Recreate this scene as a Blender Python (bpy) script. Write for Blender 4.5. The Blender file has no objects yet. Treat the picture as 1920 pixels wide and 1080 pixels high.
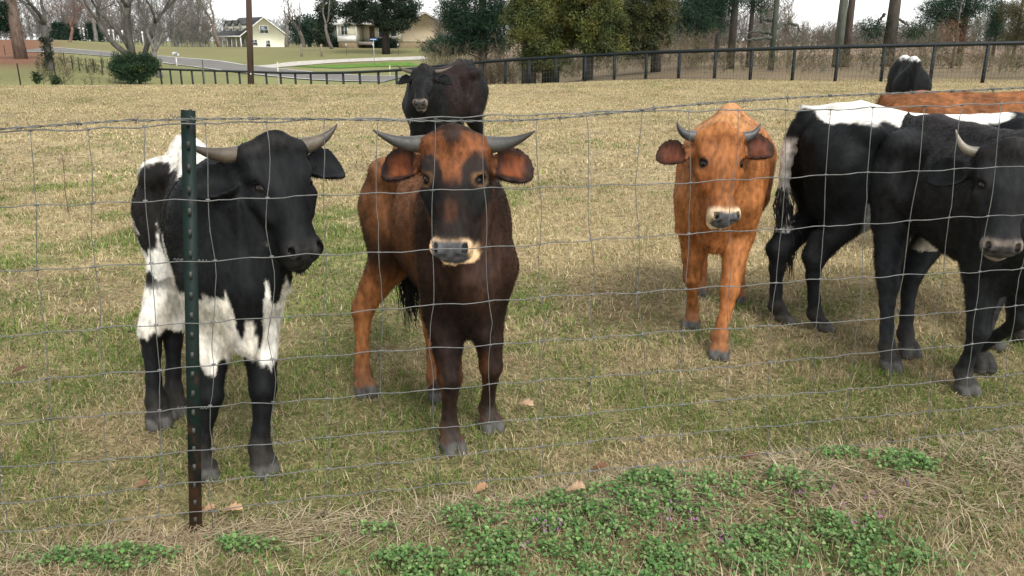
import bpy, bmesh, math, random
import numpy as np
from mathutils import Vector, Matrix
R = math.radians
SC = bpy.context.scene
COL = SC.collection

# ---------------------------------------------------------------- camera, sky, sun, exposure
CAM_H, FPX, HORIZON = 1.30, 1500.0, 75.0          # eye height, focal length and horizon row at 1920 x 1080
PITCH = math.atan((540 - HORIZON) / FPX)
cam_data = bpy.data.cameras.new('camera')
cam_data.sensor_width = 36.0
cam_data.lens = FPX / 1920 * 36.0
cam_data.clip_start, cam_data.clip_end = 0.05, 3000
cam = bpy.data.objects.new('camera', cam_data)
cam.location = (0, 0, CAM_H)
cam.rotation_euler = (math.pi / 2 - PITCH, 0, 0)
COL.objects.link(cam)
SC.camera = cam

SUN_EL, SUN_AZ = R(52), R(150)                     # azimuth clockwise from +Y (behind the camera, to its right)
world = bpy.data.worlds.new('World')
SC.world = world
world.use_nodes = True
wn = world.node_tree
bg = wn.nodes['Background']
sky = wn.nodes.new('ShaderNodeTexSky')
sky.sky_type = 'NISHITA'
sky.sun_disc = False
sky.sun_elevation = SUN_EL
sky.sun_rotation = SUN_AZ
sky.dust_density = 1.0
sky.air_density = 1.0
sky.ozone_density = 1.0
hs = wn.nodes.new('ShaderNodeHueSaturation')        # an even overcast: most of the blue taken out of the sky
hs.inputs['Saturation'].default_value = 0.12
wn.links.new(sky.outputs[0], hs.inputs['Color'])
wn.links.new(hs.outputs[0], bg.inputs[0])
bg.inputs[1].default_value = 0.15
sun_data = bpy.data.lights.new('sun', 'SUN')
sun_data.energy = 1.3
sun_data.angle = R(25)
sun_data.color = (1.0, 0.975, 0.93)
sun = bpy.data.objects.new('sun', sun_data)
sun.rotation_euler = (math.pi / 2 - SUN_EL, 0, math.pi - SUN_AZ)
sun.location = (5, -8, 20)
COL.objects.link(sun)
SC.view_settings.view_transform = 'Standard'
SC.view_settings.look = 'None'
SC.view_settings.gamma = 1.0
SC.view_settings.exposure = 1.08

# ---------------------------------------------------------------- helpers
CP, SP = math.cos(PITCH), math.sin(PITCH)
def ray(px, py):
    u, v = (px - 960) / FPX, (py - 540) / FPX
    return np.array([u, CP - v * SP, -SP - v * CP])
def at(px, py, Y):                                  # point of the viewing ray at forward distance Y
    d = ray(px, py)
    return np.array([0, 0, CAM_H]) + d * (Y / d[1])
def ground(px, py, z=0.0):
    d = ray(px, py)
    return np.array([0, 0, CAM_H]) + d * ((z - CAM_H) / d[2])
def proj(p):
    p = np.asarray(p, float) - np.array([0, 0, CAM_H])
    dep = p[..., 1] * CP - p[..., 2] * SP
    up = p[..., 1] * SP + p[..., 2] * CP
    return np.stack([960 + FPX * p[..., 0] / dep, 540 - FPX * up / dep], -1)
def sstep(a, b, x):
    t = np.clip((np.asarray(x, float) - a) / (b - a), 0, 1)
    return t * t * (3 - 2 * t)

def _hash(ix, iy, iz, seed):
    h = (ix.astype(np.int64) * 374761393 + iy.astype(np.int64) * 668265263 + iz.astype(np.int64) * 2147483647 + seed * 974634777) & 0xffffffff
    h = ((h ^ (h >> 13)) * 1274126177) & 0xffffffff
    h = ((h ^ (h >> 16)) * 2246822519) & 0xffffffff
    return ((h ^ (h >> 15)) & 0xffffff) / float(0xffffff)
def vnoise(p, seed=0):                              # value noise 0..1 on points (n,3)
    p = np.asarray(p, float)
    if p.shape[-1] == 2:
        p = np.concatenate([p, np.zeros(p.shape[:-1] + (1,))], -1)
    i = np.floor(p).astype(np.int64); f = p - i
    f = f * f * (3 - 2 * f)
    r = 0
    for dx in (0, 1):
        for dy in (0, 1):
            for dz in (0, 1):
                w = (f[..., 0] if dx else 1 - f[..., 0]) * (f[..., 1] if dy else 1 - f[..., 1]) * (f[..., 2] if dz else 1 - f[..., 2])
                r = r + w * _hash(i[..., 0] + dx, i[..., 1] + dy, i[..., 2] + dz, seed)
    return r
def fbm(p, seed=0, oct=3):
    p = np.asarray(p, float); a, s, t = 0.5, 0, 0
    for k in range(oct):
        s = s + a * vnoise(p * (2 ** k) + 17.3 * k, seed + k); t += a; a *= 0.5
    return s / t

def mesh_np(name, V, F, mat, parent=None, color=None, smooth=True, tris=None):
    """F: (n,4) quads and/or tris (m,3) -> one mesh object; color (nv,3) linear per vertex."""
    V = np.asarray(V, np.float32)
    me = bpy.data.meshes.new(name)
    nq = 0 if F is None else len(F); nt = 0 if tris is None else len(tris)
    idx = []
    if nq: idx.append(np.asarray(F, np.int32).ravel())
    if nt: idx.append(np.asarray(tris, np.int32).ravel())
    idx = np.concatenate(idx)
    me.vertices.add(len(V)); me.vertices.foreach_set('co', V.ravel())
    me.loops.add(len(idx)); me.loops.foreach_set('vertex_index', idx)
    starts = np.concatenate([np.arange(nq) * 4, nq * 4 + np.arange(nt) * 3]).astype(np.int32)
    me.polygons.add(nq + nt); me.polygons.foreach_set('loop_start', starts)
    if smooth: me.polygons.foreach_set('use_smooth', np.ones(nq + nt, bool))
    if color is not None:
        c = np.ones((len(V), 4), np.float32); c[:, :3] = color
        a = me.color_attributes.new('tint', 'FLOAT_COLOR', 'POINT')
        a.data.foreach_set('color', c.ravel())
    me.update(calc_edges=True); me.validate()
    if mat is not None: me.materials.append(mat)
    ob = bpy.data.objects.new(name, me)
    COL.objects.link(ob)
    if parent is not None: ob.parent = parent
    return ob
def tag(o, label=None, cat=None, group=None, kind=None):
    if label: o['label'] = label
    if cat: o['category'] = cat
    if group: o['group'] = group
    if kind: o['kind'] = kind
    return o
def empty(name, loc, label, cat, group=None, rz=0.0):
    o = bpy.data.objects.new(name, None); COL.objects.link(o)
    o.location = loc; o.rotation_euler = (0, 0, rz); o.empty_display_size = 0.1
    return tag(o, label, cat, group)

class MB:
    """collects quads/tris of boxes, tubes and sheets into one mesh"""
    def __init__(s): s.V, s.Q, s.T, s.C, s.n = [], [], [], [], 0
    def add(s, V, Q=None, T=None, c=(1, 1, 1)):
        V = np.asarray(V, float).reshape(-1, 3)
        if Q is not None and len(Q): s.Q.append(np.asarray(Q) + s.n)
        if T is not None and len(T): s.T.append(np.asarray(T) + s.n)
        s.V.append(V); s.C.append(np.broadcast_to(np.asarray(c, float), (len(V), 3))); s.n += len(V)
        return s
    def box(s, lo, hi, c=(1, 1, 1), M=None):
        x0, y0, z0 = lo; x1, y1, z1 = hi
        V = np.array([[x0,y0,z0],[x1,y0,z0],[x1,y1,z0],[x0,y1,z0],[x0,y0,z1],[x1,y0,z1],[x1,y1,z1],[x0,y1,z1]])
        if M is not None: V = V @ np.asarray(M)[:3, :3].T + np.asarray(M)[:3, 3]
        return s.add(V, [[3,2,1,0],[4,5,6,7],[0,1,5,4],[1,2,6,5],[2,3,7,6],[3,0,4,7]], c=c)
    def tube(s, pts, rad, n=6, c=(1, 1, 1), cap=True):
        P = np.asarray(pts, float); m = len(P)
        r = np.broadcast_to(np.asarray(rad, float), (m,))
        T = np.gradient(P, axis=0); T /= np.linalg.norm(T, axis=1)[:, None] + 1e-12
        ref = np.array([0, 0, 1.0]) if abs(T[:, 2]).mean() < 0.8 else np.array([1.0, 0, 0])
        U = np.cross(T, ref); U /= np.linalg.norm(U, axis=1)[:, None] + 1e-12
        W = np.cross(T, U)
        a = np.arange(n) * 2 * math.pi / n
        V = P[:, None] + r[:, None, None] * (np.cos(a)[None, :, None] * U[:, None] + np.sin(a)[None, :, None] * W[:, None])
        V = V.reshape(-1, 3)
        i = np.arange(m - 1)[:, None] * n; j = np.arange(n)[None]; k = (j + 1) % n
        Q = np.stack([i + j, i + k, i + n + k, i + n + j], -1).reshape(-1, 4)
        cc = np.asarray(c, float)
        if cc.ndim == 2 and len(cc) == m: cc = np.repeat(cc, n, 0)
        s.add(V, Q, c=cc)
        if cap:
            base = s.n - m * n
            for o, rev in ((0, True), ((m - 1) * n, False)):
                t = [[base + o, base + o + q, base + o + q + 1] for q in range(1, n - 1)]
                if rev: t = [x[::-1] for x in t]
                s.T.append(np.array(t))
        return s
    def build(s, name, mat, parent=None, smooth=False, color=True):
        return mesh_np(name, np.concatenate(s.V), np.concatenate(s.Q) if s.Q else None, mat, parent,
                       np.concatenate(s.C) if color else None, smooth, np.concatenate(s.T) if s.T else None)

def mat_new(name, rough=0.8, spec=0.3):
    m = bpy.data.materials.new(name); m.use_nodes = True
    b = m.node_tree.nodes['Principled BSDF']
    b.inputs['Roughness'].default_value = rough
    b.inputs['Specular IOR Level'].default_value = spec
    return m, m.node_tree, b
def mat_plain(name, col, rough=0.8, spec=0.3, metal=0.0, var=0.25, scale=8.0, bump=0.0, bscale=40.0):
    """one colour broken up by noise"""
    m, nt, b = mat_new(name, rough, spec)
    b.inputs['Metallic'].default_value = metal
    tc = nt.nodes.new('ShaderNodeTexCoord')
    nz = nt.nodes.new('ShaderNodeTexNoise'); nz.inputs['Scale'].default_value = scale; nz.inputs['Detail'].default_value = 6
    nt.links.new(tc.outputs['Object'], nz.inputs['Vector'])
    rp = nt.nodes.new('ShaderNodeValToRGB')
    rp.color_ramp.elements[0].position, rp.color_ramp.elements[1].position = 0.3, 0.7
    rp.color_ramp.elements[0].color = (*[c * (1 - var) for c in col], 1)
    rp.color_ramp.elements[1].color = (*[min(1, c * (1 + var)) for c in col], 1)
    nt.links.new(nz.outputs[0], rp.inputs[0]); nt.links.new(rp.outputs[0], b.inputs['Base Color'])
    if bump:
        n2 = nt.nodes.new('ShaderNodeTexNoise'); n2.inputs['Scale'].default_value = bscale; n2.inputs['Detail'].default_value = 5
        nt.links.new(tc.outputs['Object'], n2.inputs['Vector'])
        bp = nt.nodes.new('ShaderNodeBump'); bp.inputs['Strength'].default_value = bump; bp.inputs['Distance'].default_value = 0.02
        nt.links.new(n2.outputs[0], bp.inputs['Height']); nt.links.new(bp.outputs[0], b.inputs['Normal'])
    return m
def mat_tint(name, rough=0.8, spec=0.3, var=0.3, scale=30.0, translucent=0.0, bump=0.0, bscale=60.0, stretch=None, sheen=0.0):
    """colour from the mesh's tint attribute, broken up by noise"""
    m, nt, b = mat_new(name, rough, spec)
    at_ = nt.nodes.new('ShaderNodeAttribute'); at_.attribute_name = 'tint'
    tc = nt.nodes.new('ShaderNodeTexCoord')
    vec = tc.outputs['Object']
    if stretch:
        mp = nt.nodes.new('ShaderNodeMapping'); mp.inputs['Scale'].default_value = stretch
        nt.links.new(vec, mp.inputs['Vector']); vec = mp.outputs[0]
    nz = nt.nodes.new('ShaderNodeTexNoise'); nz.inputs['Scale'].default_value = scale; nz.inputs['Detail'].default_value = 5
    nt.links.new(vec, nz.inputs['Vector'])
    mr = nt.nodes.new('ShaderNodeMapRange')
    mr.inputs['From Min'].default_value, mr.inputs['From Max'].default_value = 0.3, 0.7
    mr.inputs['To Min'].default_value, mr.inputs['To Max'].default_value = 1 - var, 1 + var
    nt.links.new(nz.outputs[0], mr.inputs['Value'])
    mx = nt.nodes.new('ShaderNodeVectorMath'); mx.operation = 'SCALE'
    nt.links.new(at_.outputs['Color'], mx.inputs[0]); nt.links.new(mr.outputs[0], mx.inputs['Scale'])
    nt.links.new(mx.outputs[0], b.inputs['Base Color'])
    if sheen:
        b.inputs['Sheen Weight'].default_value = sheen
        b.inputs['Sheen Roughness'].default_value = 0.5
    if bump:
        n2 = nt.nodes.new('ShaderNodeTexNoise'); n2.inputs['Scale'].default_value = bscale; n2.inputs['Detail'].default_value = 4
        nt.links.new(vec, n2.inputs['Vector'])
        bp = nt.nodes.new('ShaderNodeBump'); bp.inputs['Strength'].default_value = bump; bp.inputs['Distance'].default_value = 0.01
        nt.links.new(n2.outputs[0], bp.inputs['Height']); nt.links.new(bp.outputs[0], b.inputs['Normal'])
    if translucent:
        tr = nt.nodes.new('ShaderNodeBsdfTranslucent'); mi = nt.nodes.new('ShaderNodeMixShader'); mi.inputs[0].default_value = translucent
        nt.links.new(mx.outputs[0], tr.inputs['Color'])
        out = nt.nodes['Material Output']
        nt.links.new(b.outputs[0], mi.inputs[1]); nt.links.new(tr.outputs[0], mi.inputs[2]); nt.links.new(mi.outputs[0], out.inputs['Surface'])
    return m
# ---------------------------------------------------------------- terrain: pasture, a dip behind it on the left, road and lawns beyond
def terrain(x, y):
    x = np.asarray(x, float); y = np.asarray(y, float)
    u = x / np.maximum(y, 1)
    left = sstep(.24, -.12, u)
    b = np.interp(y, [24.5, 27, 45, 62, 85, 104, 118, 210, 400], [0, -.12, -1.8, -1.35, -1.15, .12, .35, -.45, -.4])
    fl = np.interp(y, [20, 40, 60, 120, 400], [0, .0, -.15, -.2, -.2])
    far_l = sstep(-.38, -.56, u) * sstep(40, 62, y) * 1.0
    z = b * left + fl * (1 - left) + far_l
    z = z + .05 * (fbm(np.stack([x * .35, y * .35], -1), 71, 2) - .5) * sstep(4, 9, y) + .03 * (fbm(np.stack([x * 2.2, y * 2.2], -1), 72, 2) - .5) * sstep(30, 10, y)
    return z
def hit(px, py):                                      # where a viewing ray meets the terrain
    d = ray(px, py); d = d / d[1]
    ys = np.exp(np.linspace(math.log(1.0), math.log(600), 4000))
    gap = CAM_H + d[2] * ys - terrain(d[0] * ys, ys)
    i = np.nonzero(gap < 0)[0]
    Y = ys[i[0]] if len(i) else 300.0
    return np.array([d[0] * Y, Y, float(terrain(d[0] * Y, Y))])
def stand(px, Y):                                     # ground point at forward distance Y in the direction of column px
    d = ray(px, 75.0); x = d[0] / d[1] * Y
    return np.array([x, Y, float(terrain(x, Y))])
FA, FB = ground(365, 1003), ground(1900, 838)         # foot of the wire fence

FDIR = (FB - FA) / np.linalg.norm(FB - FA)
def fence_y(x): return FA[1] + (x - FA[0]) * FDIR[1] / FDIR[0]

STRAW = [(.49, .395, .225), (.43, .335, .18), (.55, .46, .28), (.34, .26, .135), (.45, .375, .215)]
GREEN = [(.125, .205, .038), (.17, .235, .05), (.095, .165, .032), (.21, .245, .075)]
def greenness(x, y):
    p = np.stack([x, y], -1)
    near = sstep(9, 3.0, y)
    g = .38 * fbm(p * .55, 81, 3) + .40 * fbm(p * 2.3, 82, 3) + .22 * fbm(p * 7, 89, 2)
    g = g + .14 * near - .06 + .16 * sstep(.12, .3, fence_y(x) - y) * sstep(-.2, -.5, x) * (y > 0)
    g = g + .10 * sstep(.9, .0, np.abs(y - fence_y(x) - .35)) * 1.0
    pale = sstep(1.6, .4, np.hypot((x - 1.2) / 1.3, (y - 5.4) / 1.0))
    g = g - .22 * pale
    g = g + .16 * sstep(1.1, .2, np.hypot((x + .9) / 1.0, (y - 4.2) / 1.2))
    return np.clip((g - .485) / .14, 0, 1) * (1 - .45 * sstep(5, 12, y))
def ground_tint(x, y):
    g = greenness(x, y)
    p = np.stack([x, y], -1)
    n = fbm(p * 3.1, 83, 3); n2 = fbm(p * 14, 84, 2)
    straw = np.array([.28, .22, .12])[None] * (.70 + .6 * n)[:, None]
    c = straw * (1 - g[:, None] * .55) + np.array([.105, .13, .036])[None] * g[:, None] * .55
    c = c * (.65 + .7 * n2)[:, None]
    u = x / np.maximum(y, 1)
    # beyond the pasture: lawns on the left, rough brown ground on the right
    beyond = sstep(26.5, 29, y)
    lawn = np.array([.185, .185, .08])[None] * (.7 + .6 * fbm(p * .12, 85, 3))[:, None]
    lawn = lawn * (1 - .6 * sstep(85, 100, y) * sstep(.35, .65, fbm(p * .06, 87, 2)))[:, None] + np.array([.17, .14, .07]) * (.6 * sstep(85, 100, y) * sstep(.35, .65, fbm(p * .06, 87, 2)))[:, None]
    rough = np.array([.15, .115, .07])[None] * (.6 + .8 * fbm(p * .4, 86, 3))[:, None]
    rough = rough + sstep(70, 90, y)[:, None] * np.array([.09, .062, .055])
    leafy = sstep(-.52, -.58, u)[:, None] * sstep(54, 64, y)[:, None]
    lawn = lawn * (1 - leafy) + np.array([.17, .085, .05]) * leafy
    left = sstep(.0, -.10, u)[:, None]
    b = lawn * left + rough * (1 - left)
    c = c * (1 - beyond[:, None]) + b * beyond[:, None]
    # bare soil and thatch on the bank under the fence
    dy = fence_y(x) - y
    bank = sstep(-.03, .03, dy) * sstep(.26, .14, dy + .12 * (fbm(p * 5, 88, 2) - .5))
    c = c * (1 - .7 * bank[:, None]) + np.array([.24, .19, .12]) * .7 * bank[:, None]
    soil = bank * sstep(.50, .62, fbm(p * 4.5, 98, 3)) * sstep(-.2, .5, x)
    c = c * (1 - .8 * soil[:, None]) + np.array([.15, .085, .05]) * .8 * soil[:, None]
    return c
ys = np.concatenate([np.arange(-3, .8, .25), np.arange(.8, 3.4, .035), np.exp(np.arange(math.log(3.4), math.log(30), .012)), np.exp(np.arange(math.log(30), math.log(130), .02)), np.exp(np.linspace(math.log(131), math.log(1500), 30))])
us = np.concatenate([np.linspace(-1.5, -.75, 25)[:-1], np.linspace(-.75, .75, 300), np.linspace(.75, 1.5, 25)[1:]])
YY, UU = np.meshgrid(ys, us, indexing='ij'); XX = UU * (np.maximum(YY, 0) + 3.0)
gx, gy = XX.ravel(), YY.ravel()
V = np.stack([gx, gy, terrain(gx, gy)], -1)
dyf = fence_y(gx) - gy
V[:, 2] += .055 * sstep(-.08, .06, dyf) * sstep(.36, .12, dyf) * sstep(-.6, .9, gx) * (gy < 5)     # low bank along the wire
nc = len(us); i = np.arange(len(ys) - 1)[:, None] * nc; j = np.arange(nc - 1)[None]
Q = np.stack([i + j, i + j + 1, i + nc + j + 1, i + nc + j], -1).reshape(-1, 4)
gm = mat_tint('ground', 0.95, 0.1, var=.45, scale=22, bump=.8, bscale=35)
tag(mesh_np('ground', V, Q, gm, color=ground_tint(gx, gy)), kind='structure')

# road, its edge lines and the gravel drive, each a sheet a little above the ground
def ribbon(name, pts, w, mat, lift, left=0.0):
    P = np.array([hit(*p)[:2] for p in pts])
    t = np.linspace(0, len(P) - 1, 90); P = np.stack([np.interp(t, np.arange(len(P)), P[:, k]) for k in (0, 1)], -1)
    for _ in range(30): P[1:-1] = (P[:-2] + P[2:] + 2 * P[1:-1]) / 4
    T = np.gradient(P, axis=0); T /= np.linalg.norm(T, axis=1)[:, None]; N = np.stack([-T[:, 1], T[:, 0]], -1)
    k = np.linspace(-w, w, 7) + left
    X = P[:, None] + N[:, None] * k[None, :, None]
    V = np.concatenate([X, terrain(X[..., 0], X[..., 1])[..., None] + lift], -1).reshape(-1, 3)
    i = np.arange(len(P) - 1)[:, None] * 7; j = np.arange(6)[None]
    Q = np.stack([i + j, i + j + 1, i + 8 + j, i + 7 + j], -1).reshape(-1, 4)
    o = mesh_np(name, V, Q, mat); tag(o, kind='structure'); return o
ROADP = [(60, 93), (180, 101), (290, 108), (390, 120), (480, 132), (560, 141), (640, 147), (745, 149)]
road_m = mat_plain('asphalt', (.155, .145, .132), .9, .2, var=.15, scale=.8, bump=.2)
ribbon('road', ROADP, 2.9, road_m, .06)
line_m = mat_plain('road_paint', (.62, .60, .55), .7, .2, var=.15, scale=3)
ribbon('road_marking', ROADP, .09, line_m, .066, 2.65); ribbon('road_marking', ROADP, .09, line_m, .066, -2.65)
ribbon('driveway', [(470, 128), (560, 119), (650, 114), (740, 111), (800, 109)], 1.9, mat_plain('gravel', (.44, .41, .36), .95, .1, var=.2, scale=2, bump=.4), .05)
gr = [(590, 127), (650, 124), (720, 123), (780, 122)]
ribbon('lawn', gr, 3.2, mat_plain('winter_rye', (.10, .19, .035), .9, .1, var=.25, scale=1.5, bump=.6), .045)

# ---------------------------------------------------------------- grass, clover and thatch (nobody could count them)
GRASS = mat_tint('grass_blades', .75, .15, var=.2, scale=40, translucent=.25)
def blades(name, P, col, length, width, tilt, seed, bend=.6):
    rng = np.random.default_rng(seed); n = len(P)
    az = rng.uniform(0, 2 * math.pi, n); tl = tilt
    d = np.stack([np.cos(az) * np.sin(tl), np.sin(az) * np.sin(tl), np.cos(tl)], -1)
    s = np.stack([-np.sin(az + rng.normal(0, .6, n)), np.cos(az), np.zeros(n)], -1); s /= np.linalg.norm(s, axis=1)[:, None]
    d2 = d + np.stack([np.cos(az), np.sin(az), -np.ones(n) * .8], -1) * (bend * rng.uniform(0, 1, n))[:, None]; d2 /= np.linalg.norm(d2, axis=1)[:, None]
    L, W = length[:, None], width[:, None]
    m = P + d * L * .5; t = m + d2 * L * .5
    t[:, 2] = np.maximum(t[:, 2], P[:, 2] + .004)
    V = np.stack([P - s * W, P + s * W, m - s * W * .8, m + s * W * .8, t], 1).reshape(-1, 3)
    b = np.arange(n)[:, None] * 5
    Q = (b + np.array([[0, 1, 3, 2]])); T = (b + np.array([[2, 3, 4]]))
    o = mesh_np(name, V, Q, GRASS, color=np.repeat(col, 5, 0), tris=T)
    return tag(o, kind='stuff')
def pick(pal, n, rng): return np.array(pal)[rng.integers(0, len(pal), n)] * rng.uniform(.7, 1.25, n)[:, None]
def wedge(y0, y1, dens, rng, um=.76):
    n = int(dens * (um * (y1 * y1 - y0 * y0) + 2 * (y1 - y0))); y = rng.uniform(y0, y1, n * 4)
    y = y[rng.uniform(0, 1, n * 4) < (um * y + 1.0) / (um * y1 + 1.0)][:n]; x = rng.uniform(-1, 1, len(y)) * (um * y + 1.0)
    return x, y
def bankz(x, y):
    d = fence_y(x) - y
    return terrain(x, y) + .055 * sstep(-.08, .06, d) * sstep(.36, .12, d) * sstep(-.6, .9, x) * (y < 5)
for k, (y0, y1, dens, l0, l1, w) in enumerate([(1.15, 3.3, 19000, .016, .046, .0014), (3.3, 7.5, 6500, .020, .052, .0024), (7.5, 28.5, 950, .022, .052, .0062)]):
    rng = np.random.default_rng(100 + k)
    x, y = wedge(y0, y1, dens, rng)
    p2 = np.stack([x, y], -1)
    clump = fbm(p2 * (5.0 if k < 2 else 2.2), 90, 3)
    keep = rng.uniform(0, 1, len(x)) < .5 + .9 * sstep(.35, .65, clump)
    x, y, clump = x[keep], y[keep], clump[keep]; n = len(x)
    g = greenness(x, y) * .70 + .06
    isg = rng.uniform(0, 1, n) < g * (1.0 if k < 2 else .75)
    col = np.where(isg[:, None], pick(GREEN, n, rng), pick(STRAW, n, rng))
    col = col * (.75 + .5 * fbm(np.stack([x, y], -1) * .8, 91, 2))[:, None]
    ln = rng.uniform(l0, l1, n) * (.6 + .9 * clump) * np.where(isg, .9, 1.05)
    tl = np.where(isg, np.abs(rng.normal(.45, .3, n)), np.abs(rng.normal(1.0, .38, n)))
    front = y < fence_y(x) - .05
    tl = np.clip(tl, 0, 1.5)
    blades('grass', np.stack([x, y, bankz(x, y) - .003], -1), col, ln, w * rng.uniform(.6, 1.3, n), tl, 200 + k)
rng = np.random.default_rng(140)
x, y = wedge(1.15, 4.6, 8500, rng); n = len(x)
blades('dry_litter', np.stack([x, y, bankz(x, y) + rng.uniform(0, .010, n)], -1), pick(STRAW + [(.24, .19, .10), (.18, .14, .07), (.15, .17, .06)], n, rng) * .85, rng.uniform(.012, .040, n), np.full(n, .0013) * rng.uniform(.7, 1.5, n),
       np.clip(rng.normal(1.42, .12, n), 1.0, 1.6), 302, bend=.3)
PATCH = [(1000, 985, .20, .10), (870, 985, .10, .06), (1150, 990, .22, .12), (1290, 960, .16, .10), (1240, 930, .12, .05), (1480, 945, .13, .07), (1560, 1010, .20, .10), (1120, 1050, .3, .10), (1400, 1050, .35, .12),
         (940, 1040, .14, .08), (445, 1032, .09, .04), (780, 1060, .14, .06), (700, 1000, .06, .03), (200, 1055, .22, .05), (1680, 900, .10, .06), (1560, 890, .07, .04), (1000, 1090, .4, .12), (1640, 1070, .15, .08)]
def patch_w(x, y):
    w = np.zeros(len(x)); p2 = np.stack([x, y], -1)
    for px, py, rx, ry in PATCH:
        c = ground(px, py)
        w = np.maximum(w, sstep(1.35, .35, np.hypot((x - c[0]) / rx, (y - c[1]) / ry) + 1.25 * (fbm(p2 * 9, 93, 3) - .5)))
    return w
# longer pale straw on the near side of the wire and the raked thatch on the bank
rng = np.random.default_rng(7)
x, y = wedge(1.1, 2.7, 16000, rng); d = fence_y(x) - y; p2 = np.stack([x, y], -1)
bank = sstep(-.05, .02, d) * sstep(.20, .02, d - .18 * sstep(-.2, .8, x) + .12 * (fbm(p2 * 5, 88, 2) - .5))
lng = sstep(.16, .32, d) * sstep(.42, .56, fbm(p2 * 2.0, 92, 2) + .25 * sstep(.9, 1.25, x) + .08)
u = rng.uniform(0, 1, len(x)); kb = u < bank * .9 * (1 - .75 * sstep(.50, .62, fbm(p2 * 4.5, 98, 3)) * sstep(-.2, .5, x)); kl = (~kb) & (u < lng * .22 * (1 - .75 * patch_w(x, y)))
sel = kb | kl; x, y, kb = x[sel], y[sel], kb[sel]; n = len(x)
col = pick([(.44, .36, .23), (.38, .30, .19), (.52, .44, .30), (.28, .21, .13)], n, rng)
blades('thatch', np.stack([x, y, bankz(x, y) + np.where(kb, rng.uniform(0, .014, n), 0)], -1), col, np.where(kb, rng.uniform(.05, .13, n), rng.uniform(.04, .10, n)),
       np.full(n, .0014), np.where(kb, np.clip(rng.normal(1.45, .10, n), 1.1, 1.6), np.clip(np.abs(rng.normal(.8, .35, n)), 0, 1.45)), 301, bend=.4)

CLOVER = mat_tint('clover_leaf', .55, .3, var=.25, scale=60, translucent=.2)
rng = np.random.default_rng(8)
x, y = wedge(1.05, 2.75, 29000, rng)
w = patch_w(x, y) * 1.0 + .03 * (y < fence_y(x) - .1)
sel = rng.uniform(0, 1, len(x)) < w * (.25 + 1.1 * sstep(.35, .6, fbm(np.stack([x, y], -1) * 22, 94, 2)))
x, y, w = x[sel], y[sel], w[sel]; n = len(x)
hgt = rng.uniform(.006, .030, n) + .026 * w * fbm(np.stack([x, y], -1) * 14, 95, 2)
ctr = np.stack([x, y, bankz(x, y) + hgt], -1)
N = np.stack([rng.normal(0, .45, n), rng.normal(-.15, .45, n), np.ones(n)], -1); N /= np.linalg.norm(N, axis=1)[:, None]
a0 = rng.uniform(0, 6.28, n); ux = np.stack([np.cos(a0), np.sin(a0), np.zeros(n)], -1); ux -= N * (ux * N).sum(1)[:, None]; ux /= np.linalg.norm(ux, axis=1)[:, None]; uy = np.cross(N, ux)
r = rng.uniform(.0024, .0060, n)
ang = np.linspace(0, 2 * math.pi, 10)[:-1]; lob = 1 + .22 * np.cos(3 * ang)
rim = ctr[:, None] + (r[:, None] * lob)[..., None] * (np.cos(ang)[None, :, None] * ux[:, None] + np.sin(ang)[None, :, None] * uy[:, None]) + N[:, None] * (r * .28)[:, None, None] * (1 + .4 * np.sin(3 * ang))[None, :, None]
V = np.concatenate([ctr[:, None], rim], 1).reshape(-1, 3)
b = np.arange(n)[:, None, None] * 10; kk = np.arange(9)
T = (b + np.stack([np.zeros(9, int), 1 + kk, 1 + (kk + 1) % 9], -1)[None]).reshape(-1, 3)
cc = np.array([(.10, .205, .05), (.13, .24, .066), (.072, .155, .042), (.20, .26, .10)])[rng.integers(0, 4, n)] * rng.uniform(.7, 1.25, n)[:, None]
tag(mesh_np('clover', V, None, CLOVER, color=np.repeat(cc, 10, 0), tris=T), kind='stuff')
sx = ctr[::2] ; m = len(sx)
blades('clover_stems', np.stack([sx[:, 0], sx[:, 1], bankz(sx[:, 0], sx[:, 1])], -1), np.tile((.07, .14, .035), (m, 1)), (hgt[::2]) * 1.05, np.full(m, .0009), np.abs(rng.normal(.15, .15, m)), 303, bend=.1)
fl = MB()
for px, py in [(1170, 955), (1020, 1012), (1055, 1010), (1260, 978), (1245, 1000), (1490, 962), (1500, 955), (1560, 955), (1625, 962), (1700, 940), (1600, 1015), (985, 1055), (1030, 1020), (1295, 1000), (1350, 1040), (1575, 985), (1640, 990)]:
    c = ground(px, py); c[2] = .05
    for q in range(9):
        o = c + rng.normal(0, .010, 3) * [1, 1, .8]; a = rng.uniform(0, 6.28); dd = np.array([math.cos(a) * .6, math.sin(a) * .6, .7])
        s_ = np.array([-math.sin(a), math.cos(a), 0]) * .0022
        fl.add([o, o + dd * .006 - s_, o + dd * .012, o + dd * .006 + s_], [[0, 1, 2, 3]], c=np.array([.42, .16, .40]) * rng.uniform(.7, 1.2))
tag(fl.build('henbit_blossoms', GRASS), kind='stuff')
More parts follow.
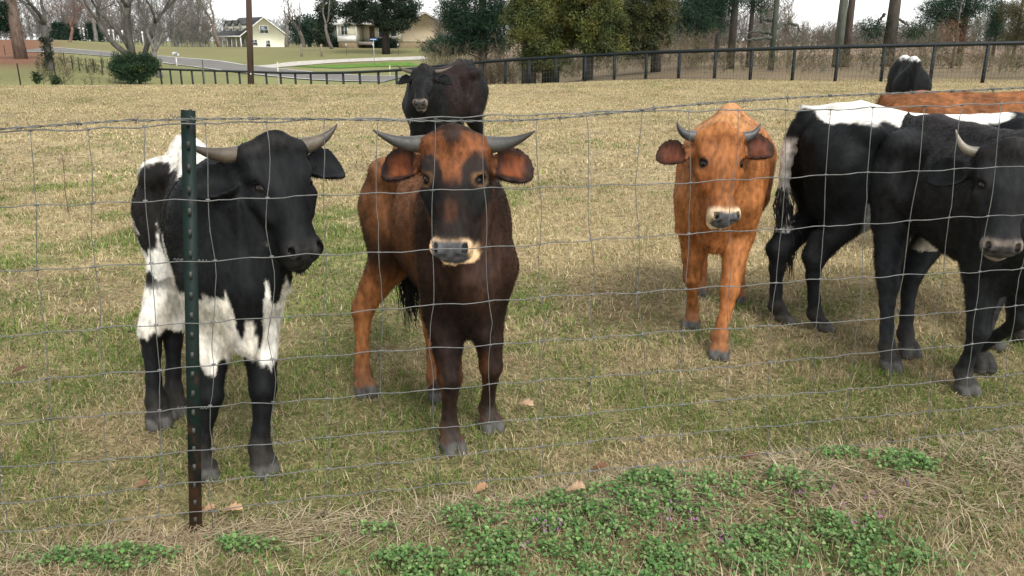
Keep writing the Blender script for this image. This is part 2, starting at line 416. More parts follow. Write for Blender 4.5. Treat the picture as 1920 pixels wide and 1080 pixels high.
# ---------------------------------------------------------------- trees
BARK = mat_tint('bark', .95, .1, var=.35, scale=7, bump=.7, bscale=18, stretch=(1, 1, .3))
LEAF = mat_tint('leaf', .7, .2, var=.25, scale=6, translucent=.15)
def ribs(name, segs, mat, parent=None, kind=None):
    """thin crossed ribbons from (p0, p1, w0, w1, colour) arrays: twigs too fine for tubes"""
    p0, p1, w0, w1, c = segs
    n = len(p0); d = p1 - p0; d /= np.linalg.norm(d, axis=1)[:, None] + 1e-9
    r = np.random.default_rng(n).normal(size=(n, 3)); s = np.cross(d, r); s /= np.linalg.norm(s, axis=1)[:, None] + 1e-9
    t = np.cross(d, s)
    V = np.stack([p0 + s * w0[:, None], p0 - s * .5 * w0[:, None] + t * .87 * w0[:, None], p0 - s * .5 * w0[:, None] - t * .87 * w0[:, None],
                  p1 + s * w1[:, None], p1 - s * .5 * w1[:, None] + t * .87 * w1[:, None], p1 - s * .5 * w1[:, None] - t * .87 * w1[:, None]], 1).reshape(-1, 3)
    b = np.arange(n)[:, None, None] * 6
    Q = (b + np.array([[0, 1, 4, 3], [1, 2, 5, 4], [2, 0, 3, 5]])[None]).reshape(-1, 4)
    o = mesh_np(name, V, Q, mat, parent, color=np.repeat(c, 6, 0))
    return tag(o, kind=kind)
def grow(rng, p, d, r, L, depth, out, up=.12, spread=.6, ratio=.72, kids=(2, 3), wander=.18, lvl=0):
    k = 5 if lvl < 3 else 3
    pts = [p]; q = p.copy(); dd = d.copy()
    for i in range(k):
        dd = dd + rng.normal(0, wander, 3); dd[2] += up * .3; dd /= np.linalg.norm(dd)
        q = q + dd * L / k; pts.append(q)
    out.append((lvl, np.array(pts), r, r * .68))
    if depth == 0: return
    m = rng.integers(kids[0], kids[1] + 1)
    base = rng.uniform(0, 6.28)
    for i in range(m + (1 if lvl > 0 else 0)):
        at_ = pts[-1] if i < m else pts[rng.integers(1, k)]
        a = base + i * 6.28 / m + rng.normal(0, .4)
        e1 = np.cross(dd, [0, 0, 1.]) if abs(dd[2]) < .95 else np.array([1., 0, 0]); e1 /= np.linalg.norm(e1); e2 = np.cross(dd, e1)
        sp = spread * rng.uniform(.6, 1.25)
        nd = dd * math.cos(sp) + (e1 * math.cos(a) + e2 * math.sin(a)) * math.sin(sp); nd[2] += up * .6; nd /= np.linalg.norm(nd)
        grow(rng, np.array(at_), nd, r * .64 * rng.uniform(.7, .95) if i < m else r * .36, L * ratio * rng.uniform(.75, 1.15), depth - 1, out, up, spread, ratio, kids, wander, lvl + 1)
def skeleton(root, out, col, rng, split=1, name='crown'):
    tr, seg = MB(), [[], [], [], [], []]
    for lvl, pts, r0, r1 in out:
        c = np.array(col) * (1 if lvl <= split else rng.uniform(.85, 1.15))
        if lvl <= split: tr.tube(pts, np.linspace(r0, r1, len(pts)), 9, c=c)
        else:
            ww = np.linspace(r0, r1, len(pts)) * .8
            seg[0].append(pts[:-1]); seg[1].append(pts[1:]); seg[2].append(ww[:-1]); seg[3].append(ww[1:]); seg[4].append(np.tile(c, (len(pts) - 1, 1)))
    tr.build('trunk', BARK, root, smooth=True)
    if seg[0]: ribs(name, [np.concatenate(s) for s in seg], BARK, root)
def leaves(name, ctr, rad, per, size, cols, rng, parent, aspect=.45, droop=0.0, jit=.3):
    """leaf clumps: per small blades scattered through each clump (its own tint), pointing outward"""
    ctr = np.asarray(ctr, float); m = len(ctr); rad = np.broadcast_to(rad, (m,))
    k = np.repeat(np.arange(m), per); n = len(k)
    g = rng.normal(size=(n, 3)); g /= np.linalg.norm(g, axis=1)[:, None]
    off = g * (rng.uniform(0, 1, n) ** .5)[:, None] * rad[k][:, None] * np.array([1, 1, .7])
    P = ctr[k] + off
    d = g + rng.normal(0, .6, (n, 3)); d[:, 2] -= droop; d /= np.linalg.norm(d, axis=1)[:, None]
    s = np.cross(d, rng.normal(size=(n, 3))); s /= np.linalg.norm(s, axis=1)[:, None] + 1e-9
    L = size * rng.uniform(.6, 1.4, n)[:, None]
    V = np.stack([P, P + d * L * .5 + s * L * aspect * .5, P + d * L, P + d * L * .5 - s * L * aspect * .5], 1).reshape(-1, 3)
    Q = np.arange(n)[:, None] * 4 + np.arange(4)[None]
    cl = np.array(cols)[rng.integers(0, len(cols), m)] * rng.uniform(.7, 1.3, m)[:, None]
    c = cl[k] * rng.uniform(1 - jit, 1 + jit, n)[:, None]
    return mesh_np(name, V, Q, LEAF, parent, color=np.repeat(c, 4, 0), smooth=False)
def tree_root(name, label, cat, p, group=None): return empty(name, p, label, cat, group)
BARE_G = 'leafless trees along the road'
def bare(px, Y, label, r, L, seed, depth=5, d=(0, 0, 1), col=(.13, .115, .10), split=1, name='bare_tree', up=.12, spread=.55, ratio=.74, kids=(2, 3), leafcol=None, nleaf=0, wander=.14, group=BARE_G, root=None):
    rng = np.random.default_rng(seed); p = stand(px, Y)
    rt = root or tree_root(name, label, 'tree', p, group)
    out = []; d = np.array(d, float); d /= np.linalg.norm(d)
    grow(rng, np.array([0, 0, -.3]), d, r, L, depth, out, up, spread, ratio, kids, wander)
    base = out[0][1]; out[0] = (0, base, r * 1.15, r * .72)
    skeleton(rt, out, col, rng, split)
    if nleaf:
        tips = np.array([o[1][-1] for o in out if o[0] >= depth - 2])
        leaves('leaves', tips[rng.integers(0, len(tips), nleaf)], .5, 7, .14, leafcol, rng, rt)
    return rt
DARKB = (.06, .052, .045)
rt = bare(84, 56, 'bare tree with dark ivy clad trunk on the roadside bank at far left', .24, 3.3, 11, depth=6, d=(.02, 0, 1), col=(.075, .072, .062), spread=.7, kids=(3, 3))
rng = np.random.default_rng(4); zz = rng.uniform(0, 2.1, 60); aa = rng.uniform(0, 6.28, 60)
leaves('ivy', np.stack([np.cos(aa) * .22, np.sin(aa) * .22, zz], -1), .14, 24, .12, [(.018, .026, .016), (.028, .036, .022)], rng, rt)
rt = bare(238, 60, 'bare multi stemmed tree arching left over the round cedar bush', .36, 2.0, 12, depth=2, d=(-.05, 0, 1), col=(.085, .08, .068), spread=.5, ratio=1.6, up=.25)
for q, (dx, dr, rr, LL) in enumerate([((-.1), (-.75, .1, .75), .22, 3.0), (.25, (.05, .2, 1), .24, 3.4)]):
    rng = np.random.default_rng(60 + q); out = []
    grow(rng, np.array([dx, 0, 1.2]), np.array(dr) / np.linalg.norm(dr), rr, LL, 6, out, .02 if q == 0 else .15, .55, .75, (2, 3), .10)
    skeleton(rt, out, (.085, .08, .068), rng, 2, 'crown')
bare(263, 62, 'straight slim bare trunk between two leaning stems by the cedar bush', .20, 4.2, 13, depth=4, col=(.085, .08, .068), spread=.45)
bare(288, 59, 'pale leaning bare tree forking low on the right of the cedar bush', .22, 2.2, 14, depth=6, d=(.13, 0, 1), col=(.12, .115, .10), spread=.5, ratio=.8)
bare(411, 170, 'bare oak holding some brown leaves left of the yellow house', .42, 5.0, 15, depth=5, col=(.17, .13, .10), spread=.55, leafcol=[(.20, .10, .05), (.15, .08, .045)], nleaf=260)
bare(537, 128, 'bare tree of slender rising stems beside the yellow house gable', .30, 3.6, 16, depth=5, d=(-.05, 0, 1), spread=.35, up=.3)
bare(567, 118, 'bare tree with two trunks in a V before the round evergreen', .32, 2.6, 17, depth=5, spread=.55, up=.3)
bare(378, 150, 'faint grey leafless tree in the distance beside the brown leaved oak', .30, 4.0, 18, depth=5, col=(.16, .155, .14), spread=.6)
bare(330, 165, 'hazy grey leafless tree above the white mailbox', .32, 4.2, 19, depth=5, col=(.20, .19, .175), spread=.65)  # bark paler than on near trees, haze put into the colour
bare(180, 120, 'leafless grey tree over the far bend of the road', .28, 3.6, 20, depth=5, col=(.14, .13, .115), spread=.65, kids=(3, 3))
bare(130, 105, 'leafless tree with low rusty brown twigs behind the road bend', .20, 2.2, 21, depth=5, col=(.16, .10, .08), spread=.75, kids=(3, 3))
bare(622, 108, 'slim tree with thin pale foliage left of the beige house', .22, 3.5, 22, depth=4, leafcol=[(.10, .10, .06), (.13, .12, .08)], nleaf=300, up=.2, spread=.5)

def evergreen(px, Y, label, name, trunk_r, height, clumps, size, cols, per, seed, rad=.45, group=None, lean=(0, 0), branches=True, aspect=.35, droop=.15, crown_low=0.0, tcol=DARKB, cat='tree'):
    """clumps: list of (px, py, half width, half height, number) blobs of the crown, seen at the tree's distance, each as deep as it is wide"""
    rng = np.random.default_rng(seed); p = stand(px, Y)
    rt = tree_root(name, label, cat, p, group)
    C = []
    for cx, cy, rx, ry, num in clumps:
        c = at(cx, cy, Y) - p
        sx, sz = rx / FPX * Y, ry / FPX * Y
        g = rng.normal(size=(num, 3)); g /= np.linalg.norm(g, axis=1)[:, None]
        C.append(c + g * (rng.uniform(.05, 1, num) ** .45)[:, None] * np.array([sx, sx * .9, sz]))
    C = np.concatenate(C); C = C[C[:, 2] > crown_low]
    tr = MB()
    H = height
    tp = np.array([[0, 0, -.4], [lean[0] * .2, 0, H * .25], [lean[0] * .5, lean[1] * .5, H * .55], [lean[0], lean[1], H]])
    tr.tube(tp, [trunk_r * 1.25, trunk_r, trunk_r * .7, trunk_r * .2], 10, c=tcol)
    if branches:
        for c in C[::9]:
            z = max(min(c[2] - np.hypot(c[0], c[1]) * rng.uniform(.1, .5), H * .95), .6); t = np.interp(z, tp[:, 2], np.arange(4))
            b = np.array([np.interp(t, np.arange(4), tp[:, k]) for k in range(3)])
            m = (b + c) / 2 + [0, 0, .15]
            tr.tube([b, m, c], [max(.03, trunk_r * .2), .02, .01], 5, c=tcol, cap=False)
    tr.build('trunk', BARK, rt, smooth=True)
    if per: leaves('crown', C, rad * rng.uniform(.6, 1.3, len(C)), per, size, cols, rng, rt, aspect, droop)
    return rt
CED = [(.115, .128, .032), (.095, .11, .03), (.075, .092, .028), (.06, .078, .027), (.05, .066, .026), (.13, .125, .032)]
PIN = [(.018, .045, .025), (.024, .055, .03), (.03, .06, .026), (.014, .034, .02)]
OAK = [(.022, .038, .022), (.03, .048, .026), (.018, .03, .018), (.04, .058, .03)]
CEDG = 'yellowish cedars behind the pipe fence'
evergreen(992, 34.0, 'yellow green cedar whose skirt hangs over the pipe fence, beside the dark pine', 'cedar_tree', .27, 9, [(1010, 30, 62, 45, 120), (1005, 75, 58, 35, 90), (1025, 112, 42, 18, 46), (1000, -50, 50, 60, 90)], .095, CED, 210, 31, .34, CEDG)
evergreen(1033, 35.0, 'thick trunked cedar between two others behind the pipe fence', 'cedar_tree', .32, 9, [(1085, 20, 40, 40, 70), (1060, 70, 40, 30, 40), (1050, -50, 60, 50, 70)], .095, CED, 200, 32, .34, CEDG)
evergreen(1104, 33.6, 'tall cedar with a bare lower trunk against the pipe fence', 'cedar_tree', .19, 10, [(1120, 35, 55, 50, 95), (1130, 80, 48, 24, 60), (1120, -50, 60, 60, 90)], .095, CED, 210, 33, .34, CEDG)
evergreen(1232, 38, 'broad dark olive cedar at the right end of the evergreen row', 'cedar_tree', .2, 10, [(1200, 20, 65, 48, 120), (1195, 78, 55, 24, 80), (1225, 55, 35, 30, 45), (1200, -60, 60, 60, 90)], .10, [(.09, .092, .026), (.065, .072, .024), (.05, .06, .024), (.04, .05, .022)], 190, 34, .36, CEDG)
evergreen(905, 42, 'dark green pine with long drooping boughs behind the solid black cow', 'pine_tree', .22, 11, [(900, 10, 60, 30, 70), (868, 45, 45, 30, 60), (925, 40, 40, 26, 50), (835, 88, 40, 13, 46), (885, 75, 30, 18, 34), (930, 78, 20, 22, 20), (850, 20, 30, 25, 30), (910, -60, 70, 50, 60)], .22, PIN, 110, 35, .42, aspect=.10, droop=.35)
evergreen(723, 98, 'dark live oak with a spreading crown in front of the beige house', 'live_oak', .42, 8, [(690, 15, 48, 30, 90), (735, 25, 45, 28, 90), (660, 25, 22, 22, 40), (765, 12, 25, 22, 40), (720, -35, 70, 30, 110), (735, 48, 28, 12, 30)], .21, OAK, 150, 36, .62, tcol=(.035, .03, .026))
evergreen(580, 150, 'dense round dark evergreen beyond the bare V shaped tree', 'evergreen_tree', .3, 6, [(582, 55, 38, 26, 130)], .4, [(.028, .055, .036), (.035, .065, .042), (.022, .045, .03)], 80, 37, .8)
evergreen(612, 125, 'dark evergreen at the left end of the beige house', 'evergreen_tree', .3, 9, [(612, 15, 22, 28, 60), (608, 62, 18, 24, 40)], .35, OAK, 80, 38, .7)
evergreen(33, 72, 'massive brown trunk with a dark evergreen bough at the left edge', 'pine_tree', .44, 16, [(6, 45, 14, 12, 22), (-10, 15, 30, 16, 30), (20, -80, 80, 40, 90)], .25, PIN, 90, 39, .5, tcol=(.17, .125, .10))
evergreen(252, 52, 'dense round cedar bush at the left end of the pipe fence', 'cedar_bush', .1, 1.8, [(252, 128, 38, 24, 120), (228, 122, 20, 24, 50), (275, 120, 20, 20, 50)], .12, [(.022, .048, .024), (.03, .06, .026), (.05, .075, .026), (.018, .038, .02)], 110, 40, .28, branches=False, cat='bush', droop=-.1)
PINEG = 'tall trunks beyond the pipe fence'
def tall(px, Y, label, r, H, clumps, seed, tcol, per=70, size=.25, cols=PIN, name='pine_tree', limbs=()):
    rt = evergreen(px, Y, label, name, r, H, clumps, size, cols, per, seed, .55, PINEG, aspect=.10, droop=.1, tcol=tcol)
    if limbs:
        p = stand(px, Y)
        for L in limbs:
            P = np.array([at(a, b, Y + dy) - p for a, b, dy in L]); t = np.linspace(0, len(P) - 1, 14)
            P = np.stack([np.interp(t, np.arange(len(P)), P[:, k]) for k in range(3)], -1)
            P[1:-1] += np.random.default_rng(seed).normal(0, .03, (12, 3))
            mb = MB(); mb.tube(P, np.linspace(.085, .02, 14), 6, c=tcol); mb.build('limb', BARK, rt, smooth=True)
    return rt
tall(1373, 39, 'straight grey brown pine trunk right of the cedars', 0.148, 14, [(1360, -20, 70, 22, 60), (1330, 15, 40, 20, 24)], 41, (0.079, 0.068, 0.058))
tall(1406, 41, 'slimmer pine trunk close to the straight grey brown one', 0.096, 13, [(1420, -15, 45, 20, 36), (1425, 8, 20, 10, 10)], 42, (0.072, 0.062, 0.055))
tall(1450, 37, 'mossy slim trunk with crooked low side limbs', 0.109, 12, [(1440, -60, 40, 20, 20)], 43, (0.072, 0.080, 0.062), limbs=[[(1450, 55, 0), (1468, 46, .3), (1478, 42, .5)], [(1448, 70, 0), (1420, 72, -.3), (1405, 76, -.5), (1390, 66, -.6)], [(1449, 62, 0), (1425, 60, .2), (1385, 62, .4)], [(1478, 42, .5), (1495, 48, .4), (1505, 62, .3)], [(1447, 38, 0), (1432, 36, .2), (1424, 42, .3)]])
tall(1574, 41, 'thick lichen grey trunk of the twin pair', 0.191, 14, [(1570, -70, 60, 20, 24)], 44, (0.108, 0.118, 0.094))
tall(1589, 41.6, 'brown trunk leaning out of the twin pair', 0.157, 14, [(1620, -60, 40, 20, 20)], 45, (0.086, 0.067, 0.055), limbs=[[(1595, 8, 0), (1603, 0, 0), (1612, -12, .1)]])
tall(1669, 43, 'thick pine trunk with two broken limbs spread like arms', 0.270, 15, [(1670, -90, 70, 20, 30), (1716, 56, 16, 8, 12), (1638, 54, 18, 14, 16)], 46, (0.076, 0.067, 0.055), limbs=[[(1659, 26, 0), (1650, 36, .2), (1642, 52, .4)], [(1680, 32, 0), (1695, 42, -.2), (1712, 54, -.4)]])
tall(1804, 46, 'dark trunked pine with low green boughs near the right edge', 0.139, 13, [(1770, 12, 35, 14, 34), (1745, 30, 18, 14, 20), (1815, 0, 40, 12, 30), (1790, 40, 22, 14, 18), (1835, 14, 20, 10, 12), (1800, -40, 50, 22, 40)], 47, (0.050, 0.042, 0.035))
tall(1866, 82, 'small dark conical evergreen in the distance at right', 0.131, 7, [(1868, 32, 9, 16, 40), (1866, 58, 14, 14, 40), (1870, 10, 6, 10, 14)], 48, (0.043, 0.038, 0.031), size=.3)
tall(1308, 62, 'dense dark pine in the gap right of the cedars', 0.174, 12, [(1300, 15, 32, 22, 60), (1320, 45, 22, 18, 36), (1280, 50, 20, 18, 26)], 49, (0.058, 0.053, 0.047), size=.3)
tall(1345, 70, 'far mixed pine behind the straight grey brown trunk', 0.174, 13, [(1350, 10, 32, 20, 46), (1345, 45, 20, 18, 26)], 50, (0.065, 0.061, 0.055), size=.3)
tall(1905, 60, 'olive leaning young pine at the right border', 0.104, 9, [(1905, 20, 26, 22, 50), (1915, 55, 20, 22, 44), (1895, 75, 20, 12, 24)], 51, (0.072, 0.061, 0.047), cols=[(.08, .075, .03), (.06, .065, .03), (.10, .085, .04)])
RUST = [(.17, .07, .03), (.12, .05, .025), (.20, .09, .04)]
tall(1792, 40, 'young oak holding rust brown leaves under the dark pine', .05, 3.2, [(1785, 60, 20, 22, 34), (1800, 78, 24, 10, 22), (1770, 108, 14, 8, 12), (1830, 106, 22, 8, 16)], 52, (.10, .08, .06), per=30, size=.12, cols=RUST, name='oak_sapling')

# woods far off and brush behind the fence: masses nobody could count
def thicket(name, pxs, Ys, n, hts, col, seed, per=34, w=.05, lean=.35):
    rng = np.random.default_rng(seed)
    seg = [[], [], [], [], []]
    px = rng.uniform(*pxs, n); Y = rng.uniform(*Ys, n); H = rng.uniform(*hts, n)
    for i in range(n):
        b = stand(px[i], Y[i]); h = H[i]
        c = np.array(col[rng.integers(0, len(col))]) * rng.uniform(.8, 1.2)
        t = rng.uniform(.12, 1, per) ** .8
        top = b + np.array([rng.normal(0, .08) * h, rng.normal(0, .08) * h, h])
        p0 = b + (top - b) * (t * .85)[:, None]
        a = rng.uniform(0, 6.28, per); el = rng.uniform(.5, 1.3, per); ln = h * rng.uniform(.12, .34, per) * (1.15 - t * .6)
        d = np.stack([np.cos(a) * np.cos(el), np.sin(a) * np.cos(el), np.sin(el)], -1); d[:, :2] *= 1 + lean
        p1 = p0 + d * ln[:, None]
        k = rng.integers(0, per, per * 2); q0 = p0[k] + (p1 - p0)[k] * rng.uniform(.3, .9, per * 2)[:, None]
        d2 = d[k] + rng.normal(0, .5, (per * 2, 3)); q1 = q0 + d2 * (ln[k] * .45)[:, None]
        P0 = np.concatenate([[b - [0, 0, .2]], p0, q0]); P1 = np.concatenate([[top], p1, q1])
        ww = np.concatenate([[w * h * .055], np.full(per, w * .38), np.full(per * 2, w * .24)])
        seg[0].append(P0); seg[1].append(P1); seg[2].append(ww); seg[3].append(ww * .45); seg[4].append(np.tile(c, (len(P0), 1)))
    return ribs(name, [np.concatenate(s) for s in seg], BARK, None, 'stuff')
thicket('far_woods', (-250, 392), (150, 230), 230, (9, 17), [(.17, .16, .145), (.15, .14, .125), (.19, .165, .145)], 61, per=44, w=.09)  # bare grey wood, paled further: the distance haze is put into its colour
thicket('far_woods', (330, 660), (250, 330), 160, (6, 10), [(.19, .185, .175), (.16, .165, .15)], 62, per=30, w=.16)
WOODC = [(.15, .14, .115), (.16, .14, .12), (.12, .125, .095), (.14, .115, .09)]
thicket('far_woods', (1230, 1475), (115, 180), 150, (4, 10), WOODC, 63, per=38, w=.08)
thicket('far_woods', (1465, 1765), (120, 180), 190, (2.6, 5), WOODC, 78, per=36, w=.07)
thicket('far_woods', (1755, 2250), (115, 180), 230, (4, 9), WOODC, 79, per=36, w=.08)
thicket('far_woods', (820, 1300), (70, 110), 160, (4, 8), [(.15, .13, .10), (.13, .115, .09)], 64, per=34, w=.07)
thicket('far_woods', (-300, 395), (140, 200), 420, (2.5, 6), [(.17, .16, .145), (.16, .14, .12), (.14, .14, .12)], 75, per=30, w=.12)
thicket('far_woods', (1150, 2300), (105, 150), 480, (1.5, 3.4), [(.14, .125, .10), (.12, .12, .09), (.15, .125, .095)], 76, per=30, w=.08)
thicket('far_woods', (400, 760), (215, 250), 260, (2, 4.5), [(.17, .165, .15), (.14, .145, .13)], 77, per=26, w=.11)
thicket('brushwood', (820, 1330), (35, 52), 420, (.5, 2.2), [(.17, .135, .085), (.14, .11, .075), (.12, .12, .06)], 65, per=16, w=.022)
thicket('brushwood', (1290, 2150), (29, 52), 620, (.4, 1.35), [(.15, .13, .07), (.12, .115, .055), (.16, .12, .075), (.10, .075, .05)], 66, per=16, w=.020)
thicket('brushwood', (60, 215), (47, 60), 90, (.4, 1.3), [(.11, .10, .05), (.12, .09, .065), (.07, .085, .04)], 67, per=16, w=.03)
thicket('brushwood', (790, 960), (36, 44), 110, (.8, 2.6), [(.16, .12, .085), (.13, .10, .07)], 68, per=16, w=.022)

# ---------------------------------------------------------------- houses
def sided(name, col, pitch=.2, axis=2):
    m, nt, b = mat_new(name, .7, .25)
    tc = nt.nodes.new('ShaderNodeTexCoord'); wv = nt.nodes.new('ShaderNodeTexWave'); wv.bands_direction = 'XYZ'[axis]; wv.inputs['Scale'].default_value = 1 / pitch * .31; wv.inputs['Distortion'].default_value = .1
    nt.links.new(tc.outputs['Object'], wv.inputs['Vector'])
    rp = nt.nodes.new('ShaderNodeValToRGB'); rp.color_ramp.elements[0].color = (*[c * .82 for c in col], 1); rp.color_ramp.elements[1].color = (*col, 1); rp.color_ramp.elements[1].position = .3
    nt.links.new(wv.outputs[0], rp.inputs[0]); nt.links.new(rp.outputs[0], b.inputs['Base Color'])
    bp = nt.nodes.new('ShaderNodeBump'); bp.inputs['Strength'].default_value = .3; bp.inputs['Distance'].default_value = .02
    nt.links.new(wv.outputs[0], bp.inputs['Height']); nt.links.new(bp.outputs[0], b.inputs['Normal'])
    return m
WHITE = mat_plain('white_trim', (.72, .71, .66), .6, .3, var=.06)
GLASS = mat_plain('window_glass', (.05, .065, .07), .08, .6, var=.3, scale=1)
SHING = mat_plain('shingles', (.075, .075, .078), .95, .1, var=.3, scale=3, bump=.5, bscale=6)
def quadm(name, V, Q, mat, parent): return mesh_np(name, np.array(V, float), Q, mat, parent, smooth=False)
def prism(m, poly, y0, y1, c=(1, 1, 1)):
    """poly in (x, z), pushed from y0 to y1"""
    n = len(poly); V = [(x, y0, z) for x, z in poly] + [(x, y1, z) for x, z in poly]
    Q = [[i, (i + 1) % n, n + (i + 1) % n, n + i] for i in range(n)]
    from mathutils.geometry import tessellate_polygon
    tt_ = [list(t) for t in tessellate_polygon([[Vector((x, z, 0)) for x, z in poly]])]
    T = tt_ + [[n + a, n + c, n + b] for a, b, c in tt_]
    m.add(V, Q, T, c=c)
def window(par, x0, x1, z0, z1, yface, out, panes=(1, 1), axis='y'):
    """a framed window on a wall face at yface looking along out (axis y) or on an x face"""
    f, g = MB(), MB(); t = .09
    def bx(m, a0, a1, b0, b1, d0, d1):
        lo, hi = min(yface + out * d0, yface + out * d1), max(yface + out * d0, yface + out * d1)
        if axis == 'y': m.box((a0, lo, b0), (a1, hi, b1))
        else: m.box((lo, a0, b0), (hi, a1, b1))
    bx(f, x0 - t, x0, z0 - t, z1 + t, .003, .07); bx(f, x1, x1 + t, z0 - t, z1 + t, .003, .07); bx(f, x0, x1, z1, z1 + t, .003, .07); bx(f, x0, x1, z0 - t, z0, .003, .09)
    for i in range(1, panes[0] + 1):
        if i < panes[0]: xx = x0 + (x1 - x0) * i / panes[0]; bx(f, xx - .025, xx + .025, z0, z1, .021, .05)
    for i in range(1, panes[1]): zz = z0 + (z1 - z0) * i / panes[1]; bx(f, x0, x1, zz - .025, zz + .025, .021, .052)
    o = f.build('window', WHITE, par)
    bx(g, x0, x1, z0, z1, .004, .02); g.build('pane', GLASS, o)
# yellow cottage: gable end turned toward the viewer's right, three dormers on the long roof slope
YH = 205.0; p = stand(474, YH); p[2] = at(474, 89, YH)[2]
hr = empty('cottage', p, 'pale yellow cottage with a dark roof and three dormers', 'house', None, R(43))
YEL = sided('yellow_siding', (.70, .68, .53), .22)
W2, LN, EV, RD = 6.0, 6.2, 2.6, 7.0                    # half gable width (x), half length (y), eaves, ridge; slope with dormers on -x... gable on -y
m = MB(); prism(m, [(-W2 + 1.8, -1), (W2, -1), (W2, EV), (0, RD - .16), (-W2 + 1.8, EV + 1.2)], -LN, LN); m.build('wall', YEL, hr)
rf = MB()
prism(rf, [(-W2 - .3, EV - .05), (-W2 - .3, EV + .12), (0, RD + .02), (W2 + .4, EV + .0), (W2 + .4, EV - .17), (0, RD - .16)], -LN - .35, LN + .35)
roof = rf.build('roof', SHING, hr)
tr = MB(); prism(tr, [(-W2 - .3, EV - .08), (-W2 - .3, EV + .17), (0, RD + .08), (W2 + .4, EV + .05), (W2 + .4, EV - .2), (0, RD - .2)], -LN - .42, -LN - .353); tr.box((-W2 - .42, -LN - .35, EV - .16), (-W2 - .305, LN + .35, EV + .1)); tr.build('trim', WHITE, hr)
for yy in (-3.6, 0, 3.6):
    d = MB(); prism(d, [(yy - .85, 3.6), (yy + .85, 3.6), (yy + .85, 5.3), (yy, 6.1), (yy - .85, 5.3)], -4.6, -1.0)
    V = np.concatenate(d.V)[:, [1, 0, 2]]; d.V = [V]; dm = d.build('dormer', YEL, hr)
    r2 = MB(); prism(r2, [(yy - 1.05, 5.12), (yy, 6.12), (yy + 1.05, 5.12), (yy + 1.05, 5.3), (yy, 6.32), (yy - 1.05, 5.3)], -4.85, -.6); r2.V = [np.concatenate(r2.V)[:, [1, 0, 2]]]; r2.build('dormer_roof', SHING, dm)
    window(dm, yy - .42, yy + .42, 4.05, 5.2, -4.6, -1, (2, 2), 'x')
window(hr, -.95, 1.05, 3.3, 4.9, -LN, -1, (2, 2)); window(hr, .3, 1.3, .2, 1.6, -LN, -1, (1, 2)); window(hr, -3.0, -2.0, .6, 1.8, -LN, -1, (1, 2))
for yy in np.linspace(-LN, LN, 6): po = MB(); po.box((-W2 - .1, yy - .09, -1), (-W2 + .08, yy + .09, EV - .05)); po.build('porch_post', WHITE, hr)
for yy in (-3.8, 3.0): window(hr, yy - .6, yy + .6, .7, 2.1, -W2 + 1.8, -1, (2, 1), 'x')
# beige house with a porch bay, low pale roof and a tan end wall
YB = 112.0; p = stand(753, YB); p[2] = at(753, 89, YB)[2]
hb = empty('bungalow', p, 'beige bungalow with a white porch bay and plain tan end wall', 'house', None, R(-24))
BEI, TANW = sided('beige_siding', (.52, .48, .36), .2), sided('tan_siding', (.34, .28, .18), .3, 0)
BASE = mat_plain('brick_skirt', (.21, .165, .10), .9, .1, var=.2, scale=4)
LF, DP, EH = 9.6, 11.5, 3.05
m = MB(); m.box((-LF, 0, .75), (-.002, DP, EH)); m.build('wall', BEI, hb)
m = MB(); prism(m, [(0, .75), (DP, .75), (DP, EH), (DP / 2, EH + 1.5), (0, EH)], 0, .12)
V = np.concatenate(m.V); m.V = [np.stack([V[:, 1], V[:, 0], V[:, 2]], -1)]; m.build('end_wall', TANW, hb)
m = MB(); m.box((-LF + .05, .05, -.8), (.06, DP - .05, .75)); m.build('foundation', BASE, hb)
m = MB(); prism(m, [(-.5, EH - .1), (DP / 2, EH + 1.46), (DP + .5, EH - .1), (DP + .5, EH + .1), (DP / 2, EH + 1.70), (-.5, EH + .1)], -LF - .4, .45)
V = np.concatenate(m.V); m.V = [np.stack([V[:, 1], V[:, 0], V[:, 2]], -1)]; m.build('roof', mat_plain('pale_metal_roof', (.42, .40, .35), .5, .4, var=.08), hb)
m = MB(); m.box((-LF + .6, -1.7, .75), (-LF + 3.6, -.002, EH - .15)); bay = m.build('porch_bay', BEI, hb)
m = MB(); m.box((-LF + .55, -1.73, .76), (-LF + 3.65, -1.705, 1.5)); m.box((-LF + .52, -1.76, .75), (-LF + .66, -1.70, EH - .15)); m.box((-LF + 3.54, -1.76, .75), (-LF + 3.68, -1.70, EH - .15)); m.build('panelling', WHITE, bay)
m = MB(); m.box((-LF + .6, -1.68, -.8), (-LF + 3.6, -.02, .748)); m.build('bay_foundation', BASE, bay)
window(bay, -LF + 1.2, -LF + 2.2, 1.62, 2.75, -1.7, -1, (2, 1))
m = MB(); m.box((-LF + .1, -1.95, EH - .148), (-1.8, -.51, EH + .05)); m.build('porch_roof', WHITE, hb)
m = MB(); m.box((-LF + 4.6, -.05, .8), (-LF + 5.4, -.003, 2.75)); m.build('door', mat_plain('brown_door', (.09, .06, .035), .6), hb)
m = MB(); m.box((-LF + 3.62, -1.6, .3), (-LF + 6.0, -.01, .72)); m.build('porch_floor', mat_plain('grey_boards', (.22, .2, .17)), hb)
window(hb, -LF + 6.1, -LF + 7.1, 1.35, 2.7, 0, -1, (2, 1)); window(hb, -LF + 8.0, -LF + 8.8, 1.4, 2.7, 0, -1, (1, 1))
def box_foliage(name, label, lo, hi, p, rz, n, cols, size, seed, cat):
    rng = np.random.default_rng(seed); rt = empty(name, p, label, cat, None, rz)
    C = rng.uniform(lo, hi, (n, 3)); leaves('foliage', C, .28, 60, size, cols, rng, rt)
    m = MB(); 
    for x in np.linspace(lo[0], hi[0], 6): m.tube([[x, (lo[1] + hi[1]) / 2, -.5], [x, (lo[1] + hi[1]) / 2, hi[2] * .7]], .05, 5, c=DARKB)
    m.build('stem', BARK, rt)
